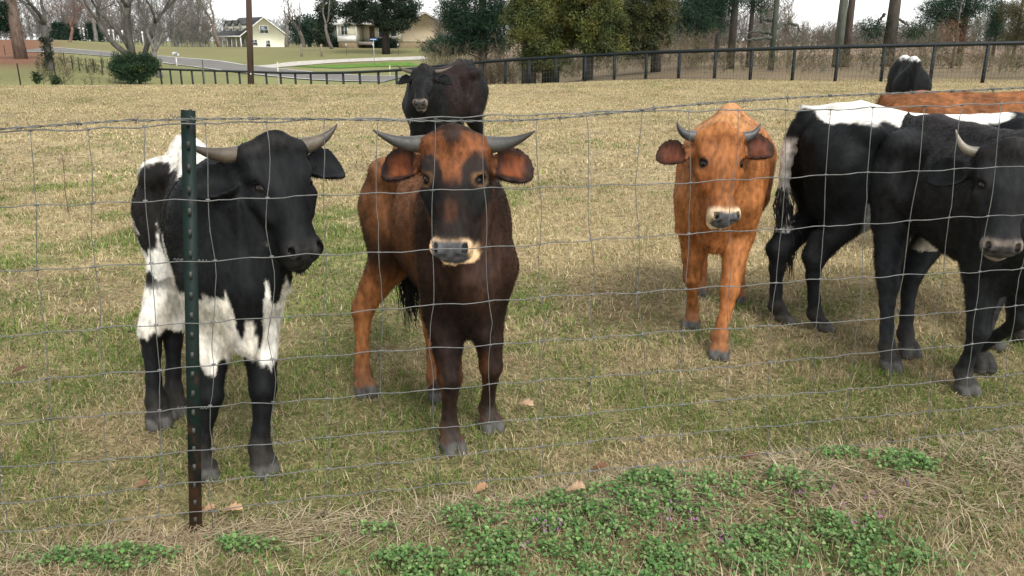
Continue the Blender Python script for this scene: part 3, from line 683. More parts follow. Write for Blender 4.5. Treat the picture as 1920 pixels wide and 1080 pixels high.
HED = [(.016, .03, .02), (.022, .038, .024), (.012, .024, .016)]
box_foliage('hedge', 'clipped dark hedge under the windows of the beige bungalow', (-LF + 6.1, -1.3, -.2), (-.2, -.6, 1.1), p, R(-24), 150, HED, .16, 71, 'hedge')
box_foliage('hedge', 'short dark hedge left of the bungalow porch bay', (-LF - 2.4, .4, -.2), (-LF - .3, 1.2, 1.2), p, R(-24), 60, HED, .16, 72, 'hedge')

# ---------------------------------------------------------------- pipe fence, pole, mailbox, signs, posts
PIPE = mat_plain('dark_green_paint', (.008, .013, .013), .5, .25, var=.3, scale=3)
WOODP = mat_tint('weathered_wood', .95, .1, var=.3, scale=5, bump=.6, stretch=(1, 1, .15))
FENCE = [(296, 52, 129.5), (360, 49.5, 131.5), (450, 46.5, 134), (535, 43.5, 136.8), (645, 40, 136.5), (745, 37.5, 132), (890, 34.3, 117), (985, 32.3, 110.5), (1100, 31.0, 104), (1213, 29.8, 98.5), (1343, 28.6, 94.5), (1490, 27.6, 90), (1660, 26.7, 86), (1840, 26.0, 82), (1990, 25.6, 79), (2150, 25.2, 76.5)]
FP = np.array([at(a, c, b) for a, b, c in FENCE])
pf = empty('pipe_fence', (FP[8][0], FP[8][1], FP[8][2] - 1.2), 'dark painted pipe rail fence along the back of the pasture', 'fence')
o0 = np.array(pf.location)
tt = np.linspace(0, len(FP) - 1, 160); RP = np.stack([np.interp(tt, np.arange(len(FP)), FP[:, k]) for k in range(3)], -1)
for _ in range(6): RP[1:-1] = (RP[:-2] + 2 * RP[1:-1] + RP[2:]) / 4
mb = MB(); mb.tube(RP - o0, .062, 8); mb.build('rail', PIPE, pf, smooth=True, color=False)
PX = [300, 318.5, 338, 359, 380, 402, 425, 448, 473, 498.5, 525.5, 553, 582, 612, 643, 674, 709, 743, 905, 947, 993, 1043, 1098, 1153, 1213, 1275, 1343, 1411, 1491, 1573, 1660, 1754, 1854, 1960, 2070]
RX = proj(RP)[:, 0]
for x in PX:
    q = np.array([np.interp(x, RX, RP[:, k]) for k in range(3)])
    g = min(float(terrain(q[0], q[1])), q[2] - 1.0) - .3
    mb = MB(); mb.tube([q - o0 - [0, 0, .03], [q[0] - o0[0], q[1] - o0[1], g - o0[2]]], .058, 8); mb.build('post', PIPE, pf, smooth=True, color=False)
mw = MB()
for f in (.12, .3, .48, .66, .84):
    Q_ = RP.copy(); Q_[:, 2] -= 1.1 * f; mw.tube(Q_[70:] - o0 + [0, -.065, 0], .0045, 3, cap=False)
for k in np.linspace(0, 1, 190):
    j = 70 + k * (len(RP) - 71); q = np.array([np.interp(j, np.arange(len(RP)), RP[:, c]) for c in range(3)]); mw.tube([q - o0 + [0, -.065, -.05], q - o0 + [0, -.065, -1.12]], .0045, 3, cap=False)
mw.build('wire_mesh', mat_plain('old_wire', (.10, .10, .09), .6, .3), pf, color=False)

p = stand(461, 41); mb = MB(); mb.tube([[-.04, 0, -.6], [.28, 0, 4], [.74, 0, 10.5]], [.155, .145, .11], 14, c=(.085, .058, .045))
up_ = empty('utility_pole', p, 'tall dark wooden utility pole behind the pasture', 'pole'); mb.build('pole', WOODP, up_, smooth=True)
mb = MB(); mb.box((-.25, -.02 - .155, 2.0), (-.20, -.148, 2.07)); mb.V = [np.concatenate(mb.V) + [.36, 0, -.9]]; mb.build('tag_plate', WHITE, up_, color=False)
mb = MB(); mb.box((-.45, -.19, 9.6), (1.75, -.125, 9.74), c=(.09, .065, .05)); mb.build('crossarm', WOODP, up_)
def mailbox(name, label, px, py, col, postcol):
    p = hit(px, py); rt = empty(name, p, label, 'mailbox', None, R(-25))
    m = MB(); m.tube([[0, 0, -.2], [0, 0, 1.0]], .055, 8, c=postcol); m.build('post', WOODP, rt)
    m = MB(); a = np.linspace(0, math.pi, 9); poly = [(.14 * math.cos(t), .18 + .14 * math.sin(t)) for t in a] + [(-.14, .0), (.14, .0)]
    prism(m, [(x, z + 1.0) for x, z in poly], -.3, .3, c=col); V = np.concatenate(m.V); m.V = [np.stack([V[:, 1], V[:, 0], V[:, 2]], -1)]; m.build('box', mat_tint(name + '_paint', .4, .4, var=.05), rt)
mailbox('mailbox', 'pale rounded mailbox on a white post across the road', 332, 124, (.45, .46, .46), (.66, .65, .62))
mailbox('mailbox', 'black mailbox on a tan post at the far end of the road', 98, 97, (.012, .012, .013), (.40, .31, .18))
p = hit(702, 121); ss = empty('street_sign', p, 'blue street name sign on a slim pale pole', 'sign', None, R(4))
m = MB(); m.tube([[0, 0, -.2], [.02, 0, 2.35]], .032, 8); m.build('pole', mat_plain('galvanised_pole', (.42, .42, .40), .5, .4), ss, color=False)
m = MB(); m.box((-.36, -.012, 2.34), (.42, .012, 2.56)); bl = m.build('name_plate', mat_plain('sign_blue', (.018, .085, .27), .5, .4, var=.1), ss, color=False)
m = MB()
for x, hh in [(-.26, .11), (-.21, .09), (-.16, .07), (-.10, .07), (-.05, .10), (.0, .07), (.05, .08), (.11, .07), (.16, .07), (.21, .07), (.26, .07)]: m.box((x - .015, -.016, 2.41), (x + .022, -.0125, 2.41 + hh))
m.build('lettering', WHITE, bl, color=False)
STK = 'slim marker stakes along the road'
for px, py, h, c, lb in [(515.5, 152, 1.0, (.55, .50, .36), 'pale yellow marker stake beyond the rail fence near the utility pole'), (731, 145, .85, (.60, .60, .40), 'pale marker stake by the green lawn behind the black cow'), (374, 153, 1.1, (.10, .10, .08), 'thin leaning dark stake with a pale tip behind the left rail')]:
    p = hit(px, min(py, 149)) if py < 150 else stand(px, 44); m = MB(); m.tube([[0, 0, -.3], [.03, 0, h + (0 if py < 150 else .9)]], .035, 6, c=c); o = m.build('marker_stake', WOODP); o.location = p; tag(o, lb, 'stake', STK)
for px, lb in [(650, 'slim lawn stake with white cap before the porch bay'), (700, 'slim lawn stake with white cap behind the street sign'), (747, 'slim lawn stake with white cap near the end of the hedge')]:
    p = hit(px, 104); rt = empty('lawn_stake', p, lb, 'stake', 'capped stakes on the lawn'); m = MB(); m.tube([[0, 0, -.2], [0, 0, 1.05]], .03, 6, c=(.10, .085, .06)); m.build('stem', WOODP, rt); m = MB(); m.tube([[0, 0, 1.052], [0, 0, 1.3]], .05, 6); m.build('cap', WHITE, rt, color=False)
p = hit(566, 106); rt = empty('rail_gate', p, 'two wooden posts joined by one rail on the lawn', 'fence', None, R(4))
for dx in (0.0, 2.25): m = MB(); m.tube([[dx, 0, -.3], [dx, 0, 1.35]], .12, 8, c=(.20, .17, .12)); m.build('post', WOODP, rt)
m = MB(); m.tube([[.13, 0, .72], [2.12, 0, .74]], .05, 6, c=(.20, .17, .12)); m.build('rail', WOODP, rt)
p = hit(39, 103); m = MB(); m.box((-.16, -.02, -.2), (.16, .02, .72)); o = m.build('marker_board', WHITE, color=False); o.location = p; tag(o, 'white upright marker board on the leafy bank at far left', 'marker')
TP = 'thin metal posts of the left wire fence'
lf = empty('wire_fence', stand(90, 52), 'low wire fence on thin metal posts at the left of the road', 'fence'); o1 = np.array(lf.location)
LP = [(10, 103), (31, 103), (41, 108), (52, 111), (123, 126), (137, 131), (150, 134), (164, 137), (178, 137), (193, 139)]
tops = []
for px, py in LP:
    q = hit(px, py); m = MB(); m.tube([q - o1 - [0, 0, .2], q - o1 + [0, 0, .95]], .03, 6, c=(.03, .025, .022)); m.build('post', WOODP, lf); tops.append(q - o1)
m = MB()
for f in (.85, .5, .2): m.tube(np.array(tops) + [0, 0, f], .006, 4, c=(.09, .085, .08))
m.build('wire', WOODP, lf)
for px, lb in [(24, 'thin dark post alone in the green grass at far left'), (93, 'thin short post in the grass behind the small shrubs')]:
    p = stand(px, 38); m = MB(); m.tube([[0, 0, -.3], [0, 0, .9]], .03, 6, c=(.03, .025, .022)); o = m.build('fence_stake', WOODP); o.location = [p[0], p[1], at(px, 157, 38)[2]]; tag(o, lb, 'stake')
for px, py, lb in [(68, 146, 'small green cedar seedling in the left grass'), (103, 150, 'low straggly shrub at the pasture edge on the left')]:
    evergreen(px, 36, lb, 'cedar_seedling', .02, .7, [(px, py, 4, 7, 14)], .12, [(.035, .06, .025), (.05, .07, .03)], 30, px, .12, branches=False, cat='shrub')
ob = empty('white_stake_row', stand(205, 128), 'row of white stakes beside small dark conifers beyond the road', 'stakes'); ol = np.array(ob.location)
m, cn = MB(), []
rng = np.random.default_rng(5)
for k, px in enumerate([152, 159, 166, 174, 182, 198, 206, 214, 223, 231, 268, 278]):
    q = stand(px, 128); m.tube([q - ol, q - ol + [0, 0, 1.6]], .09, 5, c=(.6, .6, .58)); m.tube([q - ol + [0, 0, 1.6], q - ol + [0, 0, 2.0]], .14, 5, c=(.7, .7, .68))
m.build('stake', WOODP, ob)
for k, px in enumerate([108, 120, 131, 141, 172, 181]):
    p = stand(px, 125); rt = empty('small_conifer', p, 'small dark conifer in the row beyond the road', 'tree', 'row of small conifers beyond the road')
    z = rng.uniform(0, 1, 40); a = rng.uniform(0, 6.28, 40); C = np.stack([np.cos(a) * (1 - z) * .9, np.sin(a) * (1 - z) * .9, z * 2.3 + .1], -1)
    leaves('crown', C, .35, 30, .3, [(.02, .045, .03), (.03, .055, .035)], rng, rt)
    m = MB(); m.tube([[0, 0, -.2], [0, 0, 1.5]], .08, 5, c=DARKB); m.build('trunk', BARK, rt)
# ---------------------------------------------------------------- cattle: a body is one distance field, meshed in one piece
def nrm(v):
    v = np.asarray(v, float); return v / (np.linalg.norm(v) + 1e-12)
class Field:
    def __init__(s, lo, hi, h):
        s.lo = np.asarray(lo, float); s.h = h
        s.n = np.ceil((np.asarray(hi) - s.lo) / h).astype(int) + 1
        s.F = np.full(s.n, 0.25, np.float32)
        s.ax = [s.lo[k] + h * np.arange(s.n[k]) for k in range(3)]
    def sub(s, lo, hi):
        a = np.clip(np.floor((np.asarray(lo) - s.lo) / s.h).astype(int), 0, s.n - 1)
        b = np.clip(np.ceil((np.asarray(hi) - s.lo) / s.h).astype(int) + 1, 1, s.n)
        sl = tuple(slice(a[k], b[k]) for k in range(3))
        P = np.stack(np.meshgrid(*[s.ax[k][sl[k]] for k in range(3)], indexing='ij'), -1)
        return sl, P
    def blend(s, sl, d, k, op='add'):
        A = s.F[sl]; d = d.astype(np.float32)
        if op == 'add':
            hh = np.maximum(k - np.abs(A - d), 0) / k
            s.F[sl] = np.minimum(A, d) - hh * hh * k * 0.25
        else:
            d = -d
            hh = np.maximum(k - np.abs(A - d), 0) / k
            s.F[sl] = np.maximum(A, d) + hh * hh * k * 0.25
    def chain(s, pts, rad, k=0.04, flat=None, axis=None, op='add', inner=0.02):
        """tapered capsules along pts; flat < 1 thins them along axis"""
        pts = np.asarray(pts, float); rad = np.asarray(rad, float); m = rad.max() + k + 0.03
        sl, P = s.sub(pts.min(0) - m, pts.max(0) + m)
        D = None
        for a, b, ra, rb in zip(pts[:-1], pts[1:], rad[:-1], rad[1:]):
            ba = b - a; t = np.clip(((P - a) @ ba) / (ba @ ba + 1e-12), 0, 1)
            v = P - a - t[..., None] * ba
            if axis is not None:
                c = v @ axis; v = v + axis * (c * (1 / flat - 1))[..., None]
            d = np.linalg.norm(v, axis=-1) - (ra + (rb - ra) * t)
            if D is None: D = d
            else:
                hh = np.maximum(inner - np.abs(D - d), 0) / inner
                D = np.minimum(D, d) - hh * hh * inner * 0.25
        s.blend(sl, D, k, op)
    def ell(s, c, r, k=0.04, axes=None, op='add'):
        c = np.asarray(c, float); r = np.asarray(r, float); m = r.max() + k + 0.02
        sl, P = s.sub(c - m, c + m)
        q = P - c
        if axes is not None: q = q @ np.stack(axes, -1)
        e = np.linalg.norm(q / r, axis=-1)
        g = np.linalg.norm(q / (r * r), axis=-1) + 1e-9
        s.blend(sl, e * (e - 1) / g, k, op)
    def loft(s, O, axes, st, k=0.05, power=2.3, top=0.25, bot=0.0):
        """st rows: a, centre along C, half height, half width, sideways shift"""
        st = np.asarray(st, float); O = np.asarray(O, float)
        M = np.stack(axes, -1)
        ext = np.array([[st[0, 0], st[-1, 0]]]).ravel()
        w = st[:, 3].max() + k + np.abs(st[:, 4]).max() + .02; hgt = (np.abs(st[:, 1]) + st[:, 2]).max() + k + .02
        cs = np.array([[a, b, c] for a in (ext[0] - k, ext[1] + k) for b in (-w, w) for c in (-hgt, hgt)]) @ M.T + O
        sl, P = s.sub(cs.min(0), cs.max(0))
        q = (P - O) @ M
        a = q[..., 0]
        xs = np.linspace(st[0, 0], st[-1, 0], 200)
        def cur(col):                                # smooth the station polyline
            y = np.interp(xs, st[:, 0], st[:, col])
            ker = np.hanning(17); ker /= ker.sum()
            yp = np.pad(y, 8, mode='reflect', reflect_type='odd')
            return np.interp(a, xs, np.convolve(yp, ker, 'valid'))
        zc, hh, ww, sh = cur(1), np.maximum(cur(2), .008), np.maximum(cur(3), .008), cur(4)
        u = np.clip((q[..., 2] - zc) / hh, -1.2, 1.2)
        we = ww * (1 - top * np.clip(u, 0, 1) ** 1.5 - bot * np.clip(-u, 0, 1) ** 1.5)
        y = np.abs(q[..., 1] - sh) / we; z = np.abs(u)
        rr = (y ** power + z ** power) ** (1 / power)
        d = (rr - 1) * np.minimum(we, hh)
        over = np.maximum(st[0, 0] - a, a - st[-1, 0])
        d = np.where(over > 0, np.sqrt(np.maximum(d, 0) ** 2 + over ** 2), np.maximum(d, over))
        s.blend(sl, d, k)
    def mesh(s):
        F = s.F; n = np.array(F.shape)
        S = F < 0
        c = [S[i:n[0]-1+i, j:n[1]-1+j, k:n[2]-1+k] for i in (0,1) for j in (0,1) for k in (0,1)]
        cnt = sum(x.astype(np.int8) for x in c)
        act = (cnt > 0) & (cnt < 8)
        idx = np.full(act.shape, -1, np.int64); ii = np.argwhere(act); idx[act] = np.arange(len(ii))
        acc = np.zeros((len(ii), 3)); num = np.zeros(len(ii))
        cor = [(i, j, k) for i in (0,1) for j in (0,1) for k in (0,1)]
        val = {q: F[ii[:,0]+q[0], ii[:,1]+q[1], ii[:,2]+q[2]].astype(float) for q in cor}
        for q in cor:
            for ax in range(3):
                if q[ax] == 0:
                    r = list(q); r[ax] = 1; r = tuple(r)
                    a, b = val[q], val[r]; cr = (a < 0) != (b < 0)
                    t = np.where(cr, a / np.where(cr, a - b, 1), 0)
                    pos = np.array(q, float) + t[:, None] * np.eye(3)[ax]
                    acc += np.where(cr[:, None], pos, 0); num += cr
        V = s.lo + s.h * (ii + acc / num[:, None])
        Q = []
        for ax in range(3):
            a1, a2 = (ax + 1) % 3, (ax + 2) % 3
            sA = [slice(None)] * 3; sB = [slice(None)] * 3; sA[ax] = slice(0, -1); sB[ax] = slice(1, None)
            cr = S[tuple(sA)] != S[tuple(sB)]
            e = np.argwhere(cr); e = e[(e[:, a1] > 0) & (e[:, a2] > 0) & (e[:, a1] < n[a1] - 1) & (e[:, a2] < n[a2] - 1)]
            inside = S[e[:, 0], e[:, 1], e[:, 2]]
            def cell(d1, d2):
                g = e.copy(); g[:, a1] += d1; g[:, a2] += d2; return idx[g[:, 0], g[:, 1], g[:, 2]]
            q = np.stack([cell(-1, -1), cell(0, -1), cell(0, 0), cell(-1, 0)], -1)
            q[~inside] = q[~inside][:, ::-1]
            Q.append(q)
        Q = np.concatenate(Q); Q = Q[(Q >= 0).all(1)]
        for _ in range(2):                            # pull the vertices onto the surface
            g = np.stack([s.sample(V + d) - s.sample(V - d) for d in np.eye(3) * s.h * .5], -1) / s.h
            f = s.sample(V); V = V - np.clip(f / ((g * g).sum(1) + 1e-3), -s.h, s.h)[:, None] * g * .9
        return V, Q
    def sample(s, P):
        q = (P - s.lo) / s.h; i = np.clip(np.floor(q).astype(int), 0, s.n - 2); f = q - i
        r = 0
        for dx in (0, 1):
            for dy in (0, 1):
                for dz in (0, 1):
                    w = (f[:, 0] if dx else 1 - f[:, 0]) * (f[:, 1] if dy else 1 - f[:, 1]) * (f[:, 2] if dz else 1 - f[:, 2])
                    r = r + w * s.F[i[:, 0] + dx, i[:, 1] + dy, i[:, 2] + dz]
        return r

def coat_material():
    m, nt, b = mat_new('coat', 0.6, 0.12)
    a = nt.nodes.new('ShaderNodeAttribute'); a.attribute_name = 'tint'
    tc = nt.nodes.new('ShaderNodeTexCoord')
    nz = nt.nodes.new('ShaderNodeTexNoise'); nz.inputs['Scale'].default_value = 60; nz.inputs['Detail'].default_value = 4
    mp = nt.nodes.new('ShaderNodeMapping'); mp.inputs['Scale'].default_value = (0.35, 1, 0.5)
    nt.links.new(tc.outputs['Object'], mp.inputs['Vector']); nt.links.new(mp.outputs[0], nz.inputs['Vector'])
    mr = nt.nodes.new('ShaderNodeMapRange')
    mr.inputs['From Min'].default_value, mr.inputs['From Max'].default_value = 0.3, 0.7
    mr.inputs['To Min'].default_value, mr.inputs['To Max'].default_value = 0.62, 1.38
    nt.links.new(nz.outputs[0], mr.inputs['Value'])
    vm = nt.nodes.new('ShaderNodeVectorMath'); vm.operation = 'SCALE'
    nt.links.new(a.outputs['Color'], vm.inputs[0]); nt.links.new(mr.outputs[0], vm.inputs['Scale'])
    nt.links.new(vm.outputs[0], b.inputs['Base Color'])
    bp = nt.nodes.new('ShaderNodeBump'); bp.inputs['Strength'].default_value = 0.35; bp.inputs['Distance'].default_value = 0.006
    nt.links.new(nz.outputs[0], bp.inputs['Height']); nt.links.new(bp.outputs[0], b.inputs['Normal'])
    return m
COAT = coat_material()
HORN = mat_tint('horn', 0.42, 0.45, var=0.25, scale=25, bump=0.25, bscale=60)
EYE = mat_plain('eye', (0.007, 0.005, 0.004), 0.16, 0.32, var=0.2)
SWITCH = mat_tint('tail_hair', 0.6, 0.25, var=0.3)

def quad_noise(V, s, seed): return fbm(V * s, seed)

def head_axes(fwd, roll):
    A = nrm(fwd); B = nrm(np.cross([0, 0, 1.0], A)); C = np.cross(A, B)
    return A, B * math.cos(roll) + C * math.sin(roll), C * math.cos(roll) - B * math.sin(roll)

def bezier3(p, n=12):
    p = [np.asarray(q, float) for q in p]; t = np.linspace(0, 1, n)[:, None]
    return (1-t)**3*p[0] + 3*(1-t)**2*t*p[1] + 3*(1-t)*t*t*p[2] + t**3*p[3]

def make_cow(label, group, loc, yaw, S, feet, poll, nose, paint, roll=0.0, h=0.008, hs=1.0, horn=None, tail=None,
             girth=1.0, fur=60000, furlen=0.0165, drop=0.0, ears=((0.0, 0.0), (0.0, 0.0)), seed=1, length=1.0, switch_col=(.012, .011, .011),
             eyes=True, dewlap=1.0, lift=None, seat=-.012, hl=.88, dip=0.0, hooks=1.0):
    """loc: ground point under the middle of the body; yaw: heading; feet: four world ground points FL FR HL HR (None: template);
    poll, nose: world points of the head's ends; paint(V, info) -> colours"""
    cy, sy = math.cos(yaw), math.sin(yaw)
    loc = np.asarray(loc, float)
    RM = np.array([[cy, -sy, 0], [sy, cy, 0], [0, 0, 1]])
    def L(p): return (np.asarray(p, float) - loc) @ RM
    X = lambda x, y, z: np.array([x * length, y * girth, z]) * S
    tor = np.array([[-.60,.815,.015,.015,0],[-.585,.80,.09,.085,0],[-.54,.775,.15,.145,0],[-.46,.76,.185,.185,0],[-.34,.745,.205,.20,0],[-.16,.725,.220,.205,0],[.04,.705,.235,.205,0],
                    [.18,.702,.245,.178,0],[.30,.715,.245,.150,0],[.40,.72,.215,.128,0],[.48,.71,.15,.10,0],[.52,.70,.09,.065,0],[.54,.69,.015,.015,0]])
    tor[:, 1] -= dip * sstep(-.48, -.15, tor[:, 0]); st = tor * S; st[:, 0] *= length; st[:, 3] *= girth
    poll_l, nose_l = L(poll), L(nose)
    A, B, C = head_axes(nose_l - poll_l, roll)
    HL = 0.43 * S * hs
    # feet
    tmpl = [X(.36,.125,0), X(.36,-.125,0), X(-.47,.125,0), X(-.47,-.125,0)]
    ft = [L(f) if f is not None else t for f, t in zip(feet, tmpl)]
    allp = np.array([X(-.72, -.32, 0), X(.66, .32, 1.05), poll_l - .3 * S * hs, poll_l + .3 * S * hs, poll_l + A * HL + .12, poll_l + A * HL - .12] + [f + [.12, .12, 0] for f in ft] + [f - [.12, .12, .02] for f in ft])
    F = Field(allp.min(0) - .03, allp.max(0) + .03, h)
    ax = (np.array([1., 0, 0]), np.array([0, 1., 0]), np.array([0, 0, 1.]))
    F.loft([0, 0, 0], ax, st, power=2.25, top=.30)
    # bone and muscle under the hide
    for s in (1, -1):
        if hooks: F.ell(X(-.37, .165 * s, .865), np.array([.06, .05, .05]) * S, k=.07 * S)                 # hook bone
        if hooks: F.ell(X(-.555, .085 * s, .835), np.array([.05, .045, .05]) * S, k=.06 * S)               # pin bone
        F.ell(X(.27, .105 * s, .73), np.array([.10, .075, .19]) * S, k=.06 * S)                   # shoulder blade
        F.ell(X(-.465, .115 * s, .67), np.array([.115, .085, .19]) * S, k=.08 * S)                 # round of the thigh
        F.ell(X(-.22, .17 * s, .76), np.array([.07, .045, .10]) * S, k=.05 * S, op='cut')        # hollow of the flank
    F.chain([X(-.56, 0, .93), X(-.35, 0, .945), X(-.1, 0, .935 - dip), X(.15, 0, .925 - dip), X(.28, 0, .93 - dip)], np.array([.022, .03, .03, .03, .035]) * S, k=.06 * S)
    F.chain([X(.50, 0, .62), X(.44, 0, .50), X(.30, 0, .455)], np.array([.06, .055, .04]) * S * dewlap, k=.08 * S, flat=.75, axis=ax[1])
    # neck
    nk0, nk1 = X(.33, 0, .775 - dip), poll_l + A * .06 * S - C * .085 * S
    F.chain([nk0, (nk0 * .5 + nk1 * .5) + np.array([.02, 0, -.015]) * S, nk1], np.array([.155, .12, .085]) * S * [1, 1, hs], k=.09 * S, flat=.72, axis=nrm(np.cross(nk1 - nk0, [0, 0, 1.])), inner=.05)
    F.chain([X(.46, 0, .66), (X(.46, 0, .66) + poll_l + A * .16 * S * hs - C * .07 * S) / 2 + np.array([0, 0, -.015]) * S, poll_l + A * .16 * S * hs - C * .075 * S * hs],
            np.array([.12, .075, .055]) * S, k=.08 * S, flat=.6, axis=nrm(np.cross(nk1 - nk0, [0, 0, 1.])))
    # legs
    legs = []
    for q in range(4):
        s = 1 if q in (0, 2) else -1
        f = ft[q]
        up = 0.0 if lift is None or lift[q] is None else lift[q]
        if q < 2:
            sh, el = X(.37, .095 * s, .64), X(.30, .10 * s, .485)
            if up:
                kn = (el + f) / 2 + np.array([.10, 0, .05]) * S; fe = f + np.array([-.03, 0, .07]) * S
            else:
                kn = el + (f - el) * .47 + np.array([.030, 0, 0]) * S; fe = f + np.array([-.02, 0, .085]) * S
                kn[2] = .27 * S; 
            rad = np.array([.090, .064, .044, .038, .0255, .0225, .030, .0285]) * S
            pts = [sh, el, el * .45 + kn * .55, kn, kn * .75 + fe * .25 + [0, 0, -.01 * S], kn * .3 + fe * .7, fe, f + np.array([.015, 0, .035]) * S]
            F.chain(pts, rad, k=.045 * S, inner=.013 * S)
        else:
            hip, sti = X(-.45, .115 * s, .72), X(-.355, .135 * s, .545)
            hk = f * .85 + X(-.54, .12 * s, 0) * .15; hk = np.array([hk[0] - .05 * S, hk[1], .325 * S]); fe = f + np.array([-.025, 0, .09]) * S
            rad = np.array([.118, .084, .053, .039, .0285, .0245, .031, .029]) * S
            pts = [hip, sti, sti * .42 + hk * .58 + np.array([-.01, 0, .0]) * S, hk + [.01 * S, 0, 0], hk * .72 + fe * .28, hk * .3 + fe * .7, fe, f + np.array([.015, 0, .035]) * S]
            F.chain(pts, rad, k=.05 * S, inner=.016 * S)
            F.chain([hk + np.array([-.02, 0, .025]) * S, hk * .6 + X(-.52, .11 * s, .6) * .4], np.array([.026, .02]) * S, k=.03 * S)
        legs.append(pts)
        # cloven hoof
        d = f - pts[-2]; d[2] = 0; d = nrm(d) if np.linalg.norm(d) > 1e-4 else ax[0]
        d = nrm(d * .4 + ax[0] * .6); e = np.cross([0, 0, 1.], d)
        for w in (-1, 1):
            c0 = f + d * .028 * S + e * .0215 * S * w
            F.chain([c0 + np.array([0, 0, .046]) * S - d * .015 * S, c0 + np.array([0, 0, .018]) * S + d * .012 * S], np.array([.027, .0275]) * S, k=.006 * S, flat=.80, axis=e)
        F.ell(f + d * .01 * S + np.array([0, 0, -.035]) * S, np.array([.12, .12, .030]) * S, k=.004, op='cut')
    # head
    def Hd(a, b, c): return poll_l + A * a * hl * HL / .43 + B * b * HL / .43 + C * c * HL / .43
    k = HL / .43
    hst = np.array([[-.03,-.03,.02,.045,0],[-.015,-.03,.055,.088,0],[.02,-.035,.075,.106,0],[.07,-.045,.088,.104,0],[.13,-.055,.098,.100,0],[.18,-.06,.100,.092,0],[.24,-.062,.086,.075,0],[.30,-.062,.070,.061,0],
                    [.36,-.062,.063,.063,0],[.395,-.064,.060,.067,0],[.42,-.068,.052,.061,0],[.435,-.07,.036,.042,0],[.442,-.07,.012,.014,0]]) * k
    hst[:, 0] *= hl
    F.loft(poll_l, (A, B, C), hst, k=.04 * S, power=2.6, top=.06, bot=.42)
    F.chain([Hd(.015, -.075, .008), Hd(.0, 0, .022), Hd(.015, .075, .008)], np.array([.034, .040, .034]) * k, k=.04 * k)        # poll
    F.chain([Hd(.19, -.052, -.135), Hd(.30, -.03, -.12), Hd(.40, -.02, -.112)], np.array([.034, .026, .026]) * k, k=.03 * k)
    F.chain([Hd(.19, .052, -.135), Hd(.30, .03, -.12), Hd(.40, .02, -.112)], np.array([.034, .026, .026]) * k, k=.03 * k)
    for s in (1, -1):
        F.ell(Hd(.112, .080 * s, .010), np.array([.045, .024, .022]) * k, k=.03 * k, axes=(A, B, C))                        # brow
        F.chain([Hd(.185, .088 * s, -.03), Hd(.25, .066 * s, -.045)], np.array([.022, .016]) * k, k=.03 * k)                # cheek bone
        F.ell(Hd(.150, .090 * s, .010), np.array([.027, .012, .018]) * k, k=.010 * k, axes=(A, nrm(B * s * .85 + C * .5), nrm(C * .85 - B * s * .5)), op='cut')             # eye socket
        En = nrm(B * s * .8 + C * .6); Ew = nrm(nrm(C - En * (C @ En)) * .55 - A * .8); Et = np.cross(En, Ew); E0 = Hd(.150, .0735 * s, -.002)
        F.chain([E0 + (Et * .024 + En * .008 - Ew * .002) * k, E0 + (Et * .012 + En * .0165 + Ew * .0135) * k, E0 + (Ew * .0165 + En * .0165) * k, E0 + (-Et * .012 + En * .0165 + Ew * .0135) * k, E0 + (-Et * .024 + En * .008 - Ew * .002) * k], np.array([.005, .0075, .009, .0075, .005]) * k, k=.005 * k, inner=.004)
        F.chain([E0 + (Et * .023 + En * .007 - Ew * .004) * k, E0 + (-Ew * .017 + En * .0135) * k, E0 + (-Et * .023 + En * .007 - Ew * .004) * k], np.array([.004, .0055, .004]) * k, k=.006 * k, inner=.004)
        F.ell(Hd(.395, .043 * s, -.030), np.array([.034, .026, .026]) * k, k=.02 * k, axes=(A, B, C))                       # nostril wing
        F.ell(Hd(.402, .047 * s, -.022), np.array([.016, .009, .018]) * k, k=.008 * k, axes=(nrm(A + B * .35 * s), B, C), op='cut')
        F.ell(Hd(.428, .032 * s, -.045), np.array([.018, .011, .014]) * k, k=.010 * k, axes=(A, nrm(B + C * .4 * s), C), op='cut')
        F.chain([Hd(.432, .0, -.093), Hd(.41, .045 * s, -.094), Hd(.34, .066 * s, -.084)], np.array([.006, .006, .004]) * k, k=.008 * k, op='cut')   # mouth
    F.ell(Hd(.405, 0, -.112), np.array([.030, .036, .016]) * k, k=.015 * k, axes=(A, B, C))
    # ears
    earinfo = []
    for i, s in enumerate((1, -1)):
        up, fw = ears[i]
        base = Hd(.060, .086 * s, -.04)
        Wz = RM.T @ np.array([0, 0, 1.])
        out = nrm(B * s + Wz * up + C * (fw - .12))
        face = nrm(C * .9 - A * .15 + B * s * .25); face = nrm(face - out * (face @ out)); brd = np.cross(out, face)
        Ln, Wd = .175 * k, .064 * k
        m = .03
        ctr = base + out * Ln * .55
        sl, P = F.sub(ctr - Ln * .75, ctr + Ln * .75)
        q = P - base; u = (q @ out) / Ln; v = q @ brd; w = q @ face
        uc = np.clip(u, 0, 1)
        wid = Wd * np.clip(np.sqrt(np.clip(1 - ((uc - .60) / .42) ** 2, .02, 1)), .30, 1)
        cup = (v * v) / Wd * .55 - .012 * k * uc
        d = np.maximum(np.maximum(np.abs(w - cup + .012 * k) - .0075 * k - .004 * k * (1 - uc), (np.abs(v) - wid) * .8), np.maximum(-u - .05, u - 1.02) * Ln)
        F.blend(sl, d, .018 * k)
        F.chain([base - out * .03 * k, base + out * .04 * k], np.array([.032, .02]) * k, k=.02 * k)
        earinfo.append((base, out, brd, face, Ln, Wd))
    # tail
    tp = tail if tail is not None else [(-.585, 0, .90), (-.63, 0, .82), (-.635, .01, .62), (-.62, .01, .42)]
    tp = bezier3([X(*q) if not isinstance(q, np.ndarray) else L(q) for q in tp], 10)
    F.chain(tp, np.linspace(.026, .012, 10) * S, k=.03 * S)
    # gentle unevenness of hide and muscle
    V, Q = F.mesh()
